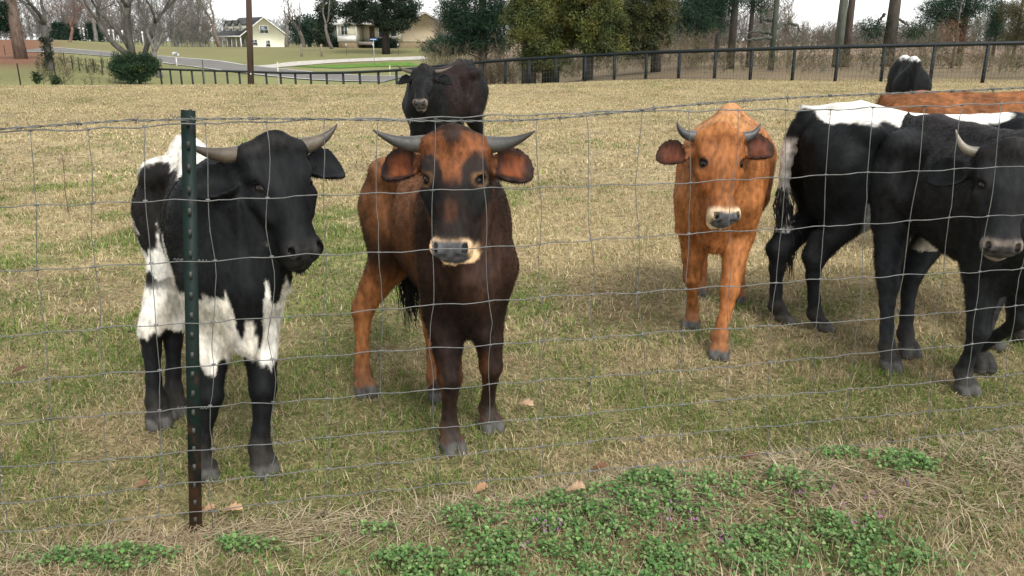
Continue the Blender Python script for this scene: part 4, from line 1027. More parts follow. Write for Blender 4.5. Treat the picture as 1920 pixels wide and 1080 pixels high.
    Vn = np.zeros_like(V)
    for d in range(3):
        e = np.eye(3)[d] * h; Vn[:, d] = F.sample(V + e) - F.sample(V - e)
    Vn /= np.linalg.norm(Vn, axis=1)[:, None] + 1e-9
    tdist = np.min(np.linalg.norm(V[:, None] - tp[None, 2:], axis=2), 1)
    V = V + Vn * (sstep(.03, .09, tdist / S) * (.35 + .65 * sstep(.35, .5, V[:, 2] / S)) * (fbm(V / S * np.array([7, 9, 5.]), seed, 3) - .5) * .014 * S)[:, None]
    Hc = np.stack([(V - poll_l) @ A / hl, (V - poll_l) @ B, (V - poll_l) @ C], -1) / k
    hk_ = hst / k; hk_[:, 0] /= hl
    hz = np.interp(Hc[:, 0], hk_[:, 0], hk_[:, 1]); hh_ = np.interp(Hc[:, 0], hk_[:, 0], hk_[:, 2]); hw_ = np.interp(Hc[:, 0], hk_[:, 0], hk_[:, 3])
    dz = Hc[:, 2] - hz
    rr_ = np.hypot(np.abs(Hc[:, 1]) / (hw_ + .012), np.where(dz > 0, dz / (hh_ + .03), dz / (hh_ * 1.12 + .010)))
    hw = sstep(-.06, .02, Hc[:, 0]) * sstep(1.32, 1.18, rr_) * (Hc[:, 0] < .47)
    ear = np.zeros(len(V)); earin = np.zeros(len(V))
    for base, out, brd, face, Ln, Wd in earinfo:
        q = V - base; u = (q @ out) / Ln
        e = (u > .3) & (u < 1.1) & (np.abs(q @ brd) < Wd * 1.25) & (np.abs(q @ face) < .04 * k) & (u > .3)
        ear = np.maximum(ear, e); edge = np.maximum(np.abs(q @ brd) / (Wd * (.2 + .95 * np.sqrt(np.clip(1 - ((u - .56) / .5) ** 2, 0, 1)))), 0)
        earin = np.maximum(earin, e * (Vn @ face > .3) * sstep(.72, .42, edge) * sstep(.92, .72, u) * sstep(.30, .5, u))
    legw = np.zeros((len(V), 4)); 
    for q in range(4):
        dd = np.linalg.norm((V - ft[q])[:, :2], axis=1)
        legw[:, q] = dd
    info = dict(S=S, Vs=V / S / np.array([length, girth, 1]), H=Hc, head=hw, ear=ear, earin=earin, z=V[:, 2] / S, leg=legw.argmin(1), N=Vn, legd=legw.min(1) / S, legs=legs, k=k,
                footrel=(V - np.array(ft)[legw.argmin(1)]) / S, seed=seed, tail=np.min(np.linalg.norm(V[:, None] - tp[None, 2:], axis=2), 1) / S)
    col = np.clip(paint(info), .003, .95)
    root = empty('cow', loc + [0, 0, seat], label, 'cow', group, yaw)
    body = mesh_np('body', V, Q, COAT, root, color=None, smooth=True)
    me = body.data
    ca = me.color_attributes.new('tint', 'BYTE_COLOR', 'CORNER')
    vi = np.empty(len(me.loops), np.int32); me.loops.foreach_get('vertex_index', vi)
    c4 = np.ones((len(vi), 4), np.float32); c4[:, :3] = col[vi]
    ca.data.foreach_set('color', c4.ravel())
    me.color_attributes.active_color = ca
    # short hair: longer on poll and neck, none on muzzle, hoof and the inside of the nostrils
    if fur:
        vg = body.vertex_groups.new(name='hair_length')
        ln = np.ones(len(V)) * .55
        ln += .75 * sstep(.10, .0, Hc[:, 0]) * hw + .2 * sstep(.75, .95, V[:, 2] / S)
        ln = np.where(hw > .5, ln * (1 - .62 * sstep(.10, .22, Hc[:, 0])), ln)
        ln *= 1 - .68 * sstep(.42, .22, V[:, 2] / S)
        for s in (1, -1):
            ln *= 1 - .9 * sstep(.055, .035, np.linalg.norm(Hc - np.array([.150, .085 * s, .010]), axis=1))
        ln = np.where(ear > .5, .35, ln)
        ln *= 1 - sstep(.37, .40, Hc[:, 0]) * (hw > .5)
        ln *= sstep(.045, .075, V[:, 2] / S)
        lv = np.clip(np.round(ln * 20) / 20, 0, 1)
        for val in np.unique(lv):
            vg.add(np.nonzero(lv == val)[0].tolist(), float(val), 'REPLACE')
        md = body.modifiers.new('fur', 'PARTICLE_SYSTEM')
        ps = body.particle_systems[0]; s_ = ps.settings
        ps.seed = seed
        s_.type = 'HAIR'; s_.count = fur; s_.use_advanced_hair = True; s_.hair_step = 3
        s_.emit_from = 'FACE'; s_.use_even_distribution = True; s_.use_modifier_stack = False
        s_.hair_length = furlen * 1.0
        s_.normal_factor = furlen * .25 * .55
        s_.object_align_factor = (-furlen * .25 * .55, 0, -furlen * .25 * .75)
        s_.factor_random = furlen * .25 * .35
        s_.root_radius = 1.0; s_.tip_radius = 0.15; s_.radius_scale = .0011
        s_.display_step = 2; s_.render_step = 2
        ps.vertex_group_length = 'hair_length'
        s_.material = 1
    # eyes, horns, tail switch
    if eyes:
        for s in (1, -1):
            bm = bmesh.new(); bmesh.ops.create_uvsphere(bm, u_segments=20, v_segments=14, radius=.0225 * k)
            me2 = bpy.data.meshes.new('eye'); bm.to_mesh(me2); bm.free()
            for p in me2.polygons: p.use_smooth = True
            me2.materials.append(EYE)
            o = bpy.data.objects.new('eye', me2); COL.objects.link(o); o.parent = root
            o.location = Hd(.150, .0735 * s, -.002)
    if horn:
        for s, pts in zip((1, -1), horn['pts']):
            if pts is None: continue
            P = bezier3([Hd(.002, .080 * s, -.006)] + [Hd(a - .020, b * s, c) for a, b, c in pts], 18)
            t = np.linspace(0, 1, 18)
            r = horn['r'] * k * (1 - t ** 1.7 * .92)
            base, mid, tip = [np.array(q) for q in horn['cols']]
            cc = np.where(t[:, None] < .5, base + (mid - base) * (t[:, None] * 2), mid + (tip - mid) * (t[:, None] * 2 - 1))
            mb = MB(); mb.tube(P, r, 14, c=cc); mb.build('horn', HORN, root, smooth=True)
    rng = np.random.default_rng(seed)
    end, dirn = tp[-1], nrm(tp[-1] - tp[-3])
    mb = MB()
    for i in range(480):
        a = rng.normal(size=3) * .010 * S; d = nrm(dirn + rng.normal(size=3) * .10 + np.array([0, 0, -.05])); ln = S * rng.uniform(.10, .24)
        st0 = tp[-1 - rng.integers(0, 4)] + a
        p = [st0, st0 + d * ln * .5 + a * .9, st0 + nrm(d + [0, 0, -.25] + rng.normal(size=3) * .06) * ln]
        mb.tube(p, np.array([.0017, .0019, .0005]) * S, 3, c=np.array(switch_col) * rng.uniform(.7, 1.3), cap=False)
    mb.build('tail_switch', SWITCH, root, smooth=True)
    return root
# ---------------------------------------------------------------- the herd
def mix(a, b, t):
    t = np.asarray(t, float); t = t[..., None] if np.ndim(t) else t
    return np.asarray(a, float) * (1 - t) + np.asarray(b, float) * t
HOOF, HOOFD = np.array([.075, .071, .064]), np.array([.05, .048, .046])
def common(c, I, hoof_top=.052, mot=1.0):
    """hooves, dusty feet, nostrils"""
    V = I['Vs']; n = fbm(V * 40, 9)
    c = c * (1 + mot * .76 * (fbm(V * [20, 24, 8], 8, 3) - .5))[:, None] * (.8 + .4 * fbm(V * [5, 6, 4], 7, 2))[:, None]
    c = mix(c, np.array([.05, .042, .034]), .4 * sstep(.17, .07, I['z'] + .03 * (n - .5)))
    hz = I['z']
    c = mix(c, HOOF * (.6 + .8 * n)[:, None], sstep(hoof_top + .006, hoof_top - .006, hz + .012 * (fbm(V * 90, 4) - .5)))
    return c
def muzzle(c, I, ring, pad, a0=.335, a1=.385, ringw=1.0):
    H = I['H']; hw = I['head']; n = fbm(H * 60, 3)
    a = H[:, 0] + .02 * (n - .5) + .012 * np.abs(H[:, 1]) / .05 - .03 * sstep(-.085, -.115, H[:, 2]) * sstep(.03, .05, np.abs(H[:, 1]))
    if ring is not None: c = mix(c, ring, hw * sstep(a0, a0 + .03, a) * ringw)
    # bare nose pad between and below the nostrils
    pd = sstep(a1, a1 + .008, H[:, 0] - .010 * sstep(.03, -.02, H[:, 2]) + .25 * np.maximum(np.abs(H[:, 1]) - .034, 0)) * sstep(-.098, -.088, H[:, 2])
    c = mix(c, np.asarray(pad) * (.8 + .5 * n)[:, None], hw * pd * sstep(.062, .052, np.abs(H[:, 1])))
    for s in (1, -1):
        for q, r in ((np.array([.414, .046 * s, -.026]), .017), (np.array([.43, .034 * s, -.044]), .014)):
            d = np.linalg.norm((H - q) * [1, 1, .9], axis=1)
            c = mix(c, np.array([.006, .005, .005]), hw * sstep(r, r * .55, d))
    return c
def eyes_ring(c, I, col, r=.036, w=.8):
    H = I['H']
    for s in (1, -1):
        d = np.linalg.norm((H - np.array([.150, .085 * s, .010])) * [1, .8, 1.0], axis=1)
        c = mix(c, col, w * I['head'] * sstep(r + .012, r - .006, d + .008 * (fbm(H * 70, 5) - .5)))
        c = mix(c, np.array([.008, .007, .007]), I['head'] * sstep(.026, .021, d))
    return c
BLK = np.array([.0052, .0058, .0060])

def paint_brown(I):
    V, H, z = I['Vs'], I['H'], I['z']
    n = fbm(V * [5, 7, 5], 11, 4); n2 = fbm(V * [14, 20, 10], 12, 3)
    red, drk, tan = np.array([.150, .063, .026]), np.array([.013, .0075, .006]), np.array([.36, .185, .08])
    c = np.tile(red, (len(V), 1)) * (.7 + .6 * n2)[:, None]
    c = mix(c, drk, sstep(.70, .50, z + .22 * (n - .5) + .06 * V[:, 0]) * .92)
    c = mix(c, drk * 1.5, sstep(.22, .36, V[:, 0] + .15 * (n - .5)) * .9)
    c = mix(c, tan, sstep(.90, .97, z + .05 * (n - .5)) * sstep(.3, .1, V[:, 0]) * .75)
    c = mix(c, drk * 2, sstep(-.50, -.58, V[:, 0] + .08 * (n - .5)) * sstep(.45, .6, z) * .7)
    hind = I['leg'] > 1
    lowh = hind * sstep(.56, .44, z + .1 * (n - .5)) * (V[:, 0] < -.1)
    c = mix(c, np.array([.25, .098, .034]) * (.7 + .5 * n2)[:, None], lowh)
    fr = (~hind) * sstep(.36, .30, z) * sstep(.16, .10, I['legd'])
    side = np.abs(I['footrel'][:, 1]) * 30
    c = mix(c, np.array([.15, .055, .020]), fr * sstep(.65, 1.0, side + .6 * (n - .5)) * .6)
    c = mix(c, np.array([.026, .015, .010]), fr * .35)
    # head
    hd = np.tile(np.array([.155, .054, .020]), (len(V), 1)) * (.65 + .7 * fbm(H * [40, 120, 60], 14))[:, None]
    b, a = np.abs(H[:, 1]), H[:, 0]
    blk = np.array([.009, .0095, .0095])
    nn = fbm(H * [26, 40, 26], 15) - .5
    cheek = sstep(1.12, .86, np.hypot((a - .165) / .105, (b - .080) / .050) + .5 * nn) * (H[:, 2] > -.09)
    hd = mix(hd, blk, cheek * .93)
    hd = mix(hd, blk * .9, sstep(.125, .20, a + .05 * (fbm(H * 18, 16) - .5)) * .95)
    hd = mix(hd, np.array([.16, .055, .025]), sstep(.03, .008, b) * sstep(.22, .26, a) * sstep(.33, .29, a) * .3)
    hd = mix(hd, np.array([.11, .05, .022]), sstep(-.085, -.12, H[:, 2]) * .8)
    hd = mix(hd, np.array([.018, .016, .015]), sstep(.045, .02, np.hypot(b, (a - .0) * .9)) * .85)
    c = mix(c, hd, I['head'])
    c = eyes_ring(c, I, np.array([.24, .12, .045]), .024, .7)
    c = muzzle(c, I, np.array([.62, .42, .24]), np.array([.085, .085, .09]), .372, .372)
    c = mix(c, np.array([.024, .013, .010]), I['ear'] * .95)
    c = mix(c, np.array([.18, .052, .018]), I['earin'] * .85)
    c = mix(c, np.array([.02, .015, .012]), sstep(.06, .03, I['tail']) * (z < .8) * .8)
    return common(c, I)

def G(px, py): return ground(px, py)

def paint_pied(I):                                   # black with a white back, belly and upper legs
    V, H, z = I['Vs'], I['H'], I['z']; x = V[:, 0]
    n = fbm(V * [6, 8, 6], 21, 4) - .5; f = fbm(V * [30, 30, 14], 22, 3) - .5
    hind = (I['leg'] > 1) & (x < .05)
    w = sstep(-.012, .012, z - .895 - .16 * n - .05 * f - .7 * np.maximum(x - .12, 0) + .05 * sstep(-.3, -.5, x))
    low = .600 + .30 * n + .10 * f - .13 * sstep(.30, .40, x) * sstep(.085, .03, np.abs(V[:, 1])) + .06 * sstep(-.36, -.5, x) + .05 * sstep(.15, -.05, x)
    low = low + .07 * sstep(.03, .0, np.abs(V[:, 1] - .07)) * sstep(.3, .45, x)
    w = np.maximum(w, sstep(-.010, .010, low - z))
    spots = sstep(.12, .15, fbm(V * [16, 16, 16], 27, 2) - .5) * sstep(-.2, -.3, x) * sstep(.45, .5, z)
    w = w * (1 - spots * (z < .7))
    top = np.where(hind, .31, .365) + .10 * f + .05 * n
    w = w * sstep(-.008, .008, z - top)
    w = w * (1 - I['head'])
    jaw = sstep(.034, .024, np.linalg.norm((H - np.array([.30, -.052, -.125])) * [1.0, .5, 1.3], axis=1) + .01 * f) * I['head']
    w = np.maximum(w, jaw)
    w = w * (1 - I['ear'])
    wh = mix(np.array([.70, .67, .60]), np.array([.50, .43, .33]), .45 * sstep(-.02, .16, n + .5 * f + .10 * sstep(.6, .35, z)))
    c = mix(np.tile(BLK, (len(V), 1)) * (.8 + .8 * (f + .5))[:, None], wh, w)
    c = mix(c, np.array([.020, .014, .011]), .35 * (1 - w) * sstep(.55, .75, z) * sstep(.1, -.2, x))
    c = muzzle(c, I, np.array([.016, .015, .014]), np.array([.022, .021, .021]), .36, .385)
    c = mix(c, np.array([.02, .018, .017]), I['head'] * sstep(.05, .01, H[:, 0]) * .6)
    return common(eyes_ring(c, I, BLK, .03, .5), I)
def paint_black(I, brown=.0, belly=False, tone=1.15, ring=(.17, .14, .115), pad=(.055, .052, .05)):
    V, H, z = I['Vs'], I['H'], I['z']
    n = fbm(V * [5, 7, 5], 31, 4) - .5; f = fbm(V * [30, 30, 14], 32, 3) - .5
    c = np.tile(BLK * tone, (len(V), 1)) * (.85 + .8 * (f + .5))[:, None]
    if brown: c = mix(c, np.array([.024, .012, .010]), brown * sstep(.28, .1, V[:, 0] + .3 * n) * sstep(-.42, -.25, V[:, 0] + .2 * n) * sstep(.48, .6, z))
    c = mix(c, np.array([.028, .024, .022]), .5 * sstep(.9, .97, z + .1 * n))
    if belly:
        w = sstep(-.01, .01, .475 + .1 * n + .08 * f - z) * sstep(.08, .0, V[:, 0]) * sstep(-.34, -.26, V[:, 0]) * (np.abs(V[:, 1]) < .13) * (z > .43)
        c = mix(c, np.array([.55, .48, .36]), w)
    c = mix(c, np.array([.010, .010, .010]), I['head'] * .6)
    c = mix(c, np.array([.018, .015, .014]), I['head'] * sstep(.07, .0, H[:, 0]) * .7)
    c = eyes_ring(c, I, np.array([.02, .018, .017]), .032, .7)
    c = muzzle(c, I, np.array(ring), np.array(pad), .372, .392, .9)
    c = mix(c, BLK * .8, I['ear'] * .9)
    return common(c, I)
def paint_tan(I):
    V, H, z = I['Vs'], I['H'], I['z']
    n = fbm(V * [5, 7, 5], 41, 4) - .5; f = fbm(V * [26, 26, 14], 42, 3) - .5
    c = np.tile(np.array([.285, .110, .036]), (len(V), 1)) * (.85 + .5 * (f + .5))[:, None]
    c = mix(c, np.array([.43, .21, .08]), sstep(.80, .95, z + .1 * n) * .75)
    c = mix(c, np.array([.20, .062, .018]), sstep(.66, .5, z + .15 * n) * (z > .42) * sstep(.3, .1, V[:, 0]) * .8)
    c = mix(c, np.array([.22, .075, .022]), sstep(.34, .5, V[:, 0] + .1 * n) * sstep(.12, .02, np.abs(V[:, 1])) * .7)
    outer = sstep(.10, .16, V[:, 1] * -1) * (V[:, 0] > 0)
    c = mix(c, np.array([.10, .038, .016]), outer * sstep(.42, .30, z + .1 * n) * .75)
    hd = np.tile(np.array([.24, .088, .028]), (len(V), 1)) * (.70 + .5 * fbm(H * [40, 110, 60], 44))[:, None]
    hd = mix(hd, np.array([.21, .065, .018]), sstep(.035, .07, np.abs(H[:, 1])) * sstep(.17, .24, H[:, 0]) * .7)
    hd = mix(hd, np.array([.40, .16, .05]), sstep(.04, .0, H[:, 0]) * .5)
    c = mix(c, hd, I['head'])
    c = eyes_ring(c, I, np.array([.16, .055, .018]), .036, .6)
    c = muzzle(c, I, np.array([.66, .50, .32]), np.array([.10, .10, .105]), .368, .385)
    c = mix(c, np.array([.018, .009, .007]), I['ear'] * .95)
    c = mix(c, np.array([.12, .036, .018]), I['earin'] * .7)
    return common(c, I, mot=.4)
def paint_white_back(I):                             # black, white along the spine, white belly, white tail
    V, H, z = I['Vs'], I['H'], I['z']; x = V[:, 0]
    n = fbm(V * [6, 8, 6], 51, 4) - .5; f = fbm(V * [30, 30, 14], 52, 3) - .5
    low = .912 - .012 * sstep(-.15, -.35, x) + .05 * sstep(-.50, -.56, x) + .012 * np.sin(x * 9 + .4) - .035 * sstep(-.3, 0, x) + .09 * n + .04 * f + .10 * sstep(.20, .32, x)
    w = sstep(-.01, .01, z - low)
    w = np.maximum(w, sstep(-.01, .01, .57 + .1 * n + .06 * f - z) * sstep(-.37, -.31, x) * (z > .40) * sstep(.32, .2, x))
    tl = sstep(.055, .03, I['tail']) * (x < -.55)
    w = np.where(tl > .5, sstep(.84, .8, z) * .8, w)
    c = mix(np.tile(BLK, (len(V), 1)) * (.8 + .8 * (f + .5))[:, None], np.array([.66, .63, .57]), w)
    return common(c, I)
def paint_rust(I):
    V, H, z = I['Vs'], I['H'], I['z']
    n = fbm(V * [6, 8, 6], 61, 4) - .5; f = fbm(V * [26, 26, 14], 62, 3) - .5
    c = np.tile(np.array([.20, .078, .028]), (len(V), 1)) * (.5 + .9 * (f + .5))[:, None]
    c = mix(c, np.array([.10, .036, .014]), sstep(.02, .16, n) * .5)
    return common(c, I)
def paint_white_rump(I):
    V, H, z = I['Vs'], I['H'], I['z']
    n = fbm(V * [6, 8, 6], 71, 4) - .5; f = fbm(V * [30, 30, 14], 72, 3) - .5
    w = sstep(-.01, .01, z - .962 - .06 * n - .06 * f)
    c = mix(np.tile(BLK, (len(V), 1)) * (.8 + .8 * (f + .5))[:, None], np.array([.66, .64, .6]), w)
    return common(c, I)

GROUP = 'cattle in the pasture'
HORN_GREY = [(.085, .078, .062), (.05, .05, .046), (.03, .024, .02)]
HORN_PALE = [(.095, .078, .055), (.085, .066, .045), (.03, .024, .02)]
HORN_BONE = [(.08, .07, .055), (.19, .165, .12), (.26, .23, .18)]
def G(px, py): return ground(px, py)
make_cow('brown and black horned calf facing the fence, pale ring round its nose', GROUP, (-.245, 2.70, 0), R(-68), .98,
         [G(918, 803), G(846, 842), G(820, 745), G(684, 735)], at(852, 259, 2.34), at(842, 470, 2.17), paint_brown, hs=.90, length=.84, girth=.78, h=.0075,
         horn=dict(r=.030, pts=[[(.035, .145, .0), (.03, .20, .01), (-.008, .265, .04)]] * 2, cols=HORN_GREY), ears=((-.10, 0), (-.10, 0)), fur=90000, seed=3,
         tail=[(-.585, 0, .90), (-.66, 0, .80), (-.60, -.03, .60), (-.50, -.03, .44)])
make_cow('black calf with white back and belly standing behind the steel post', GROUP, (-.985, 2.57, 0), R(-60), 1.0,
         [G(495, 882), G(383, 893), G(332, 775), G(298, 795)], at(508, 272, 2.30), at(574, 452, 2.16), paint_pied, hs=.88, length=.84, girth=.72, h=.0075,
         horn=dict(r=.029, pts=[[(.02, .15, .0), (.015, .19, .01), (-.03, .235, .04)], [(.03, .15, .0), (.02, .21, .01), (-.005, .265, .05)]], cols=HORN_PALE), ears=((-.05, 0), (-.10, 0)), fur=90000, seed=5, roll=R(3))
make_cow('solid black horned cow standing alone in the open pasture behind the others', GROUP, (-.66, 7.75, 0), R(-116), 1.16,
         [None] * 4, at(795, 131, 7.2), at(787, 178, 7.0), lambda I: paint_black(I, .6), hs=.80, length=.85, girth=.78, h=.009, dip=.05,
         horn=dict(r=.021, pts=[[(.03, .15, .0), (.01, .21, .0), (-.06, .275, .01)]] * 2, cols=HORN_PALE), ears=((-.05, 0), (-.05, 0)), fur=30000, furlen=.025, seed=7)
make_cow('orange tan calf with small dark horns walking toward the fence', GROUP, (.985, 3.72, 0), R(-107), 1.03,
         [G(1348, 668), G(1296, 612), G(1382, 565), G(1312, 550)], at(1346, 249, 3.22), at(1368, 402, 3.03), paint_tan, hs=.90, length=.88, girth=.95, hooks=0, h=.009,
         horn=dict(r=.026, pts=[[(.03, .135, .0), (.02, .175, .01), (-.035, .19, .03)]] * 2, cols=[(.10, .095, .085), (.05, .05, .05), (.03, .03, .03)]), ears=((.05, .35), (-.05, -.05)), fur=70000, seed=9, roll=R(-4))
make_cow('black cow with white spine stripe and white tail, rump toward the tan calf', GROUP, (1.94, 3.66, 0), R(-2), 1.07,
         [G(1905, 640), G(1850, 652), G(1462, 605), G(1535, 620)], np.array([2.70, 3.62, .98]), np.array([3.05, 3.5, .80]), paint_white_back, hs=.9, h=.010, dip=.045,
         tail=[(-.585, 0, .90), (-.66, .02, .82), (-.63, .04, .60), (-.60, .02, .42)], fur=70000, seed=11, switch_col=(.03, .03, .03))
make_cow('black calf with one pale horn in view stepping with its foreleg raised', GROUP, (1.80, 3.10, 0), R(-86), 1.03,
         [G(1832, 700) + [0, 0, .035], G(1805, 736), G(1698, 662), G(1664, 690)], at(1893, 279, 2.66), at(1884, 450, 2.52), lambda I: paint_black(I, .12, True, 2.5), hs=.87, length=.86, girth=.86, h=.008,
         horn=dict(r=.022, pts=[[(.03, .13, .0), (.02, .165, .01), (-.06, .185, .03)]] * 2, cols=HORN_BONE), ears=((-.15, -.1), (-.15, -.1)), fur=80000, seed=13, lift=[1, None, None, None],
         tail=[(-.585, 0, .90), (-.70, 0, .70), (-.72, -.10, .47), (-.64, -.26, .45)])
make_cow('shaggy rust brown cow seen as a back beyond the white spined cow', GROUP, (2.84, 4.95, 0), R(1), 1.04,
         [None, None, np.array([2.62, 5.08, 0]), np.array([2.58, 4.84, 0])], np.array([3.65, 4.9, .95]), np.array([4.0, 4.9, .72]), paint_rust, h=.014, fur=40000, furlen=.035, seed=15, hs=.95)
make_cow('far black cow with white on the top of its rump, facing away', GROUP, (4.58, 9.6, 0), R(72), 1.15,
         [None] * 4, np.array([5.0, 10.45, .50]), np.array([5.05, 10.6, .18]), paint_white_rump, h=.018, fur=15000, furlen=.03, seed=17, girth=.48, hooks=0)
# ---------------------------------------------------------------- the woven wire fence in front of the cattle
WIRE = mat_plain('galvanised_wire', (.135, .137, .13), .55, .35, metal=.35, var=.3, scale=30)
FN = np.array([-FDIR[1], FDIR[0], 0.0])               # fence normal, away from the camera
def on_fence(px, py):                                  # (distance along the line, height) of a pixel's point on the fence plane
    d = ray(px, py); o = np.array([0, 0, CAM_H]) - FA
    t = -(o @ FN) / (d @ FN); q = o + d * t
    return q @ FDIR, q[2]
HW = [on_fence(352 + .0, y)[1] for y in (236, 379, 491, 606, 692, 770, 846, 908, 964)]
BARB = on_fence(352, 222)[1]
S0, _ = on_fence(1008, 205)
PITCH_S = .1524
def sag(s, k):
    s = np.asarray(s, float)
    return .004 * np.sin(s * 2.1 + k * 1.7) + .002 * np.sin(s * 6.3 + k * 2.9) + .0014 * np.sin(s * 17 + k)
def lean(s, z):                                        # the whole fence leans to the left at its foot toward the left end
    f = np.interp(s, [-1.2, .25, .95, 1.4, 3], [1.0, .95, -.25, -.50, -.45])
    return -.105 * f * np.clip((HW[0] - z) / HW[0], -.2, 1.1)
def fp(s, z, out=0.0):
    s = np.asarray(s, float); z = np.asarray(z, float) + 0 * s
    ss = s + lean(s, z)
    return FA[None] + FDIR[None] * ss[..., None] + FN[None] * (np.asarray(out) + .006 * np.sin(s * 1.7 + z * 3))[..., None] + np.array([0, 0, 1.0])[None] * z[..., None]
sl, sr = -1.45, 4.6
rise = lambda s: np.interp(s, [-1.5, 0.0, 1.0, 2.65, 4.6], RISE)
RISE = [-.008, 0, .010, .022, .03]
wf = empty('wire_fence', FA, 'galvanised woven wire fence running right across in front of the cattle', 'fence')
def loc(P): return P - FA[None]
ss = np.arange(sl, sr, .0254)
rng = np.random.default_rng(77)
for k, hgt in enumerate(HW):
    crimp = .0022 * np.sin((ss - S0) / PITCH_S * 2 * math.pi) + rng.normal(0, .0007, len(ss))
    P = fp(ss, hgt + rise(ss) * (.4 + .6 * hgt) + sag(ss, k) + crimp)
    mb = MB(); mb.tube(loc(P), .00135 if k else .0018, 6); mb.build('line_wire', WIRE, wf, smooth=True, color=False)
def wire_z(s, k): return HW[k] + rise(s) * (.4 + .6 * HW[k]) + sag(s, k)
TOPY = lambda px: np.interp(px, [0, 340, 1008, 1500, 1920], [246, 236, 207, 187, 166])
STAYS = [on_fence(px, TOPY(px))[0] for px in (-62, 53, 165, 275, 388, 504, 608, 708, 808, 909, 1008, 1107, 1208, 1293, 1385, 1475, 1563, 1645, 1730, 1811, 1890)]
while STAYS[-1] < sr - .15: STAYS.append(STAYS[-1] + .142)
for i, s in enumerate(STAYS):
    pts = []; kn = MB()
    a1, a2, ph = rng.normal(0, .006), rng.normal(0, .004), rng.uniform(0, 6.28)
    kink = rng.normal(0, .006, 9)
    if i in (8, 9): kink[0] += .008; kink[1] -= .006
    for k in range(9):
        z0 = float(wire_z(s, k)); sk = s + a1 * math.sin(k * .8 + ph) + kink[k] * .7
        P = fp(np.array([sk]), np.array([z0]), .003)[0]; pts.append(P)
        d = FDIR * .005
        kn.tube([P - FA - d, P - FA, P - FA + d], [.0025, .0031, .0025], 6)
    P = np.array(pts); tt = np.linspace(0, 8, 33)
    C = np.stack([np.interp(tt, np.arange(9), P[:, c]) for c in range(3)], -1)
    C += FDIR[None] * (rng.normal(0, .0008, 33) + .0035 * np.sin(tt * math.pi) * rng.normal(0, 1))[:, None]
    tail = P[8] - np.array([0, 0, 1]) * rng.uniform(.03, .09) + FDIR * rng.normal(0, .02)
    C = np.vstack([C, tail])
    kn.tube(loc(C), .0011, 5); kn.build('stay_wire', WIRE, wf, smooth=True, color=False)
# barbed strand above
s2 = np.arange(sl, sr, .004)
bz = BARB + rise(s2) + .030 * sstep(.9, 2.6, s2) - .006 * np.sin(s2 * 1.9 + .5) + .004 * np.sin(s2 * 5) - .018 * sstep(0.0, .9, s2) + .012 * sstep(.9, 1.4, s2)
bz = np.where(s2 < 0, BARB - .03 * np.clip(-s2 / .6, 0, 1) + rise(s2), bz)
base = fp(s2, bz, -.004)
bw = empty('barbed_wire', FA, 'twisted barbed wire strand along the top of the woven fence', 'wire')
for q in (0, math.pi):
    a = s2 * 2 * math.pi / .080 + q
    P = base + FN[None] * (np.cos(a) * .0018)[:, None] + np.array([0, 0, 1.])[None] * (np.sin(a) * .0018)[:, None]
    mb = MB(); mb.tube(loc(P), .0014, 5); mb.build('strand', WIRE, bw, smooth=True, color=False)
for s in np.arange(sl + .05, sr, .127):
    c = np.array([np.interp(s, s2, base[:, k]) for k in range(3)]) - FA
    mb = MB()
    t = np.linspace(0, 4 * math.pi, 20); mb.tube(c[None] + FDIR[None] * (t / 12.6 * .012 - .006)[:, None] + FN[None] * (np.cos(t) * .0036)[:, None] + np.array([[0, 0, 1.]]) * (np.sin(t) * .0036)[:, None], .0011, 4)
    for q in range(2):
        d = nrm(rng.normal(size=3)); d = nrm(d - FDIR * (d @ FDIR) * .6)
        mb.tube([c - d * .012, c, c + d * .012], [.0005, .0012, .0005], 4)
    mb.build('barb', WIRE, bw, smooth=True, color=False)
# steel post with studs and wire clips
PT = fp(np.array([on_fence(352, 236)[0]]), np.array([HW[0]]))[0]
top_s, top_z = on_fence(350, 208)
ptop = FA + FDIR * top_s + np.array([0, 0, top_z]) + FN * .017
pbot = FA + FN * .017
ax_ = nrm(ptop - pbot); LEN = np.linalg.norm(ptop - pbot)
sd = nrm(FDIR - ax_ * (FDIR @ ax_)); bk = np.cross(ax_, sd); bk = bk if bk @ FN > 0 else -bk
# turn the post a little about its own axis so the flange shows its edge
def steel():
    m, nt, b = mat_new('post_paint', .55, .2)
    tc = nt.nodes.new('ShaderNodeTexCoord'); sx = nt.nodes.new('ShaderNodeSeparateXYZ'); nt.links.new(tc.outputs['Object'], sx.inputs[0])
    nz = nt.nodes.new('ShaderNodeTexNoise'); nz.inputs['Scale'].default_value = 28; nz.inputs['Detail'].default_value = 6; nt.links.new(tc.outputs['Object'], nz.inputs['Vector'])
    mr = nt.nodes.new('ShaderNodeMapRange'); mr.inputs['From Min'].default_value, mr.inputs['From Max'].default_value = .42, .02; mr.inputs['To Min'].default_value, mr.inputs['To Max'].default_value = 0, .42
    nt.links.new(sx.outputs['Z'], mr.inputs['Value'])
    ad = nt.nodes.new('ShaderNodeMath'); ad.operation = 'ADD'; nt.links.new(nz.outputs[0], ad.inputs[0]); nt.links.new(mr.outputs[0], ad.inputs[1])
    rp = nt.nodes.new('ShaderNodeValToRGB'); e = rp.color_ramp.elements
    e[0].position, e[0].color = .52, (.004, .013, .010, 1); e[1].position, e[1].color = .86, (.055, .028, .016, 1)
    k = e.new(.64); k.color = (.010, .012, .010, 1)
    nt.links.new(ad.outputs[0], rp.inputs[0]); nt.links.new(rp.outputs[0], b.inputs['Base Color'])
    return m
STEEL = steel()
tp_ = empty('t_post', pbot, 'dark green steel fence post, rusty at its foot, in front of the pied calf', 'post')
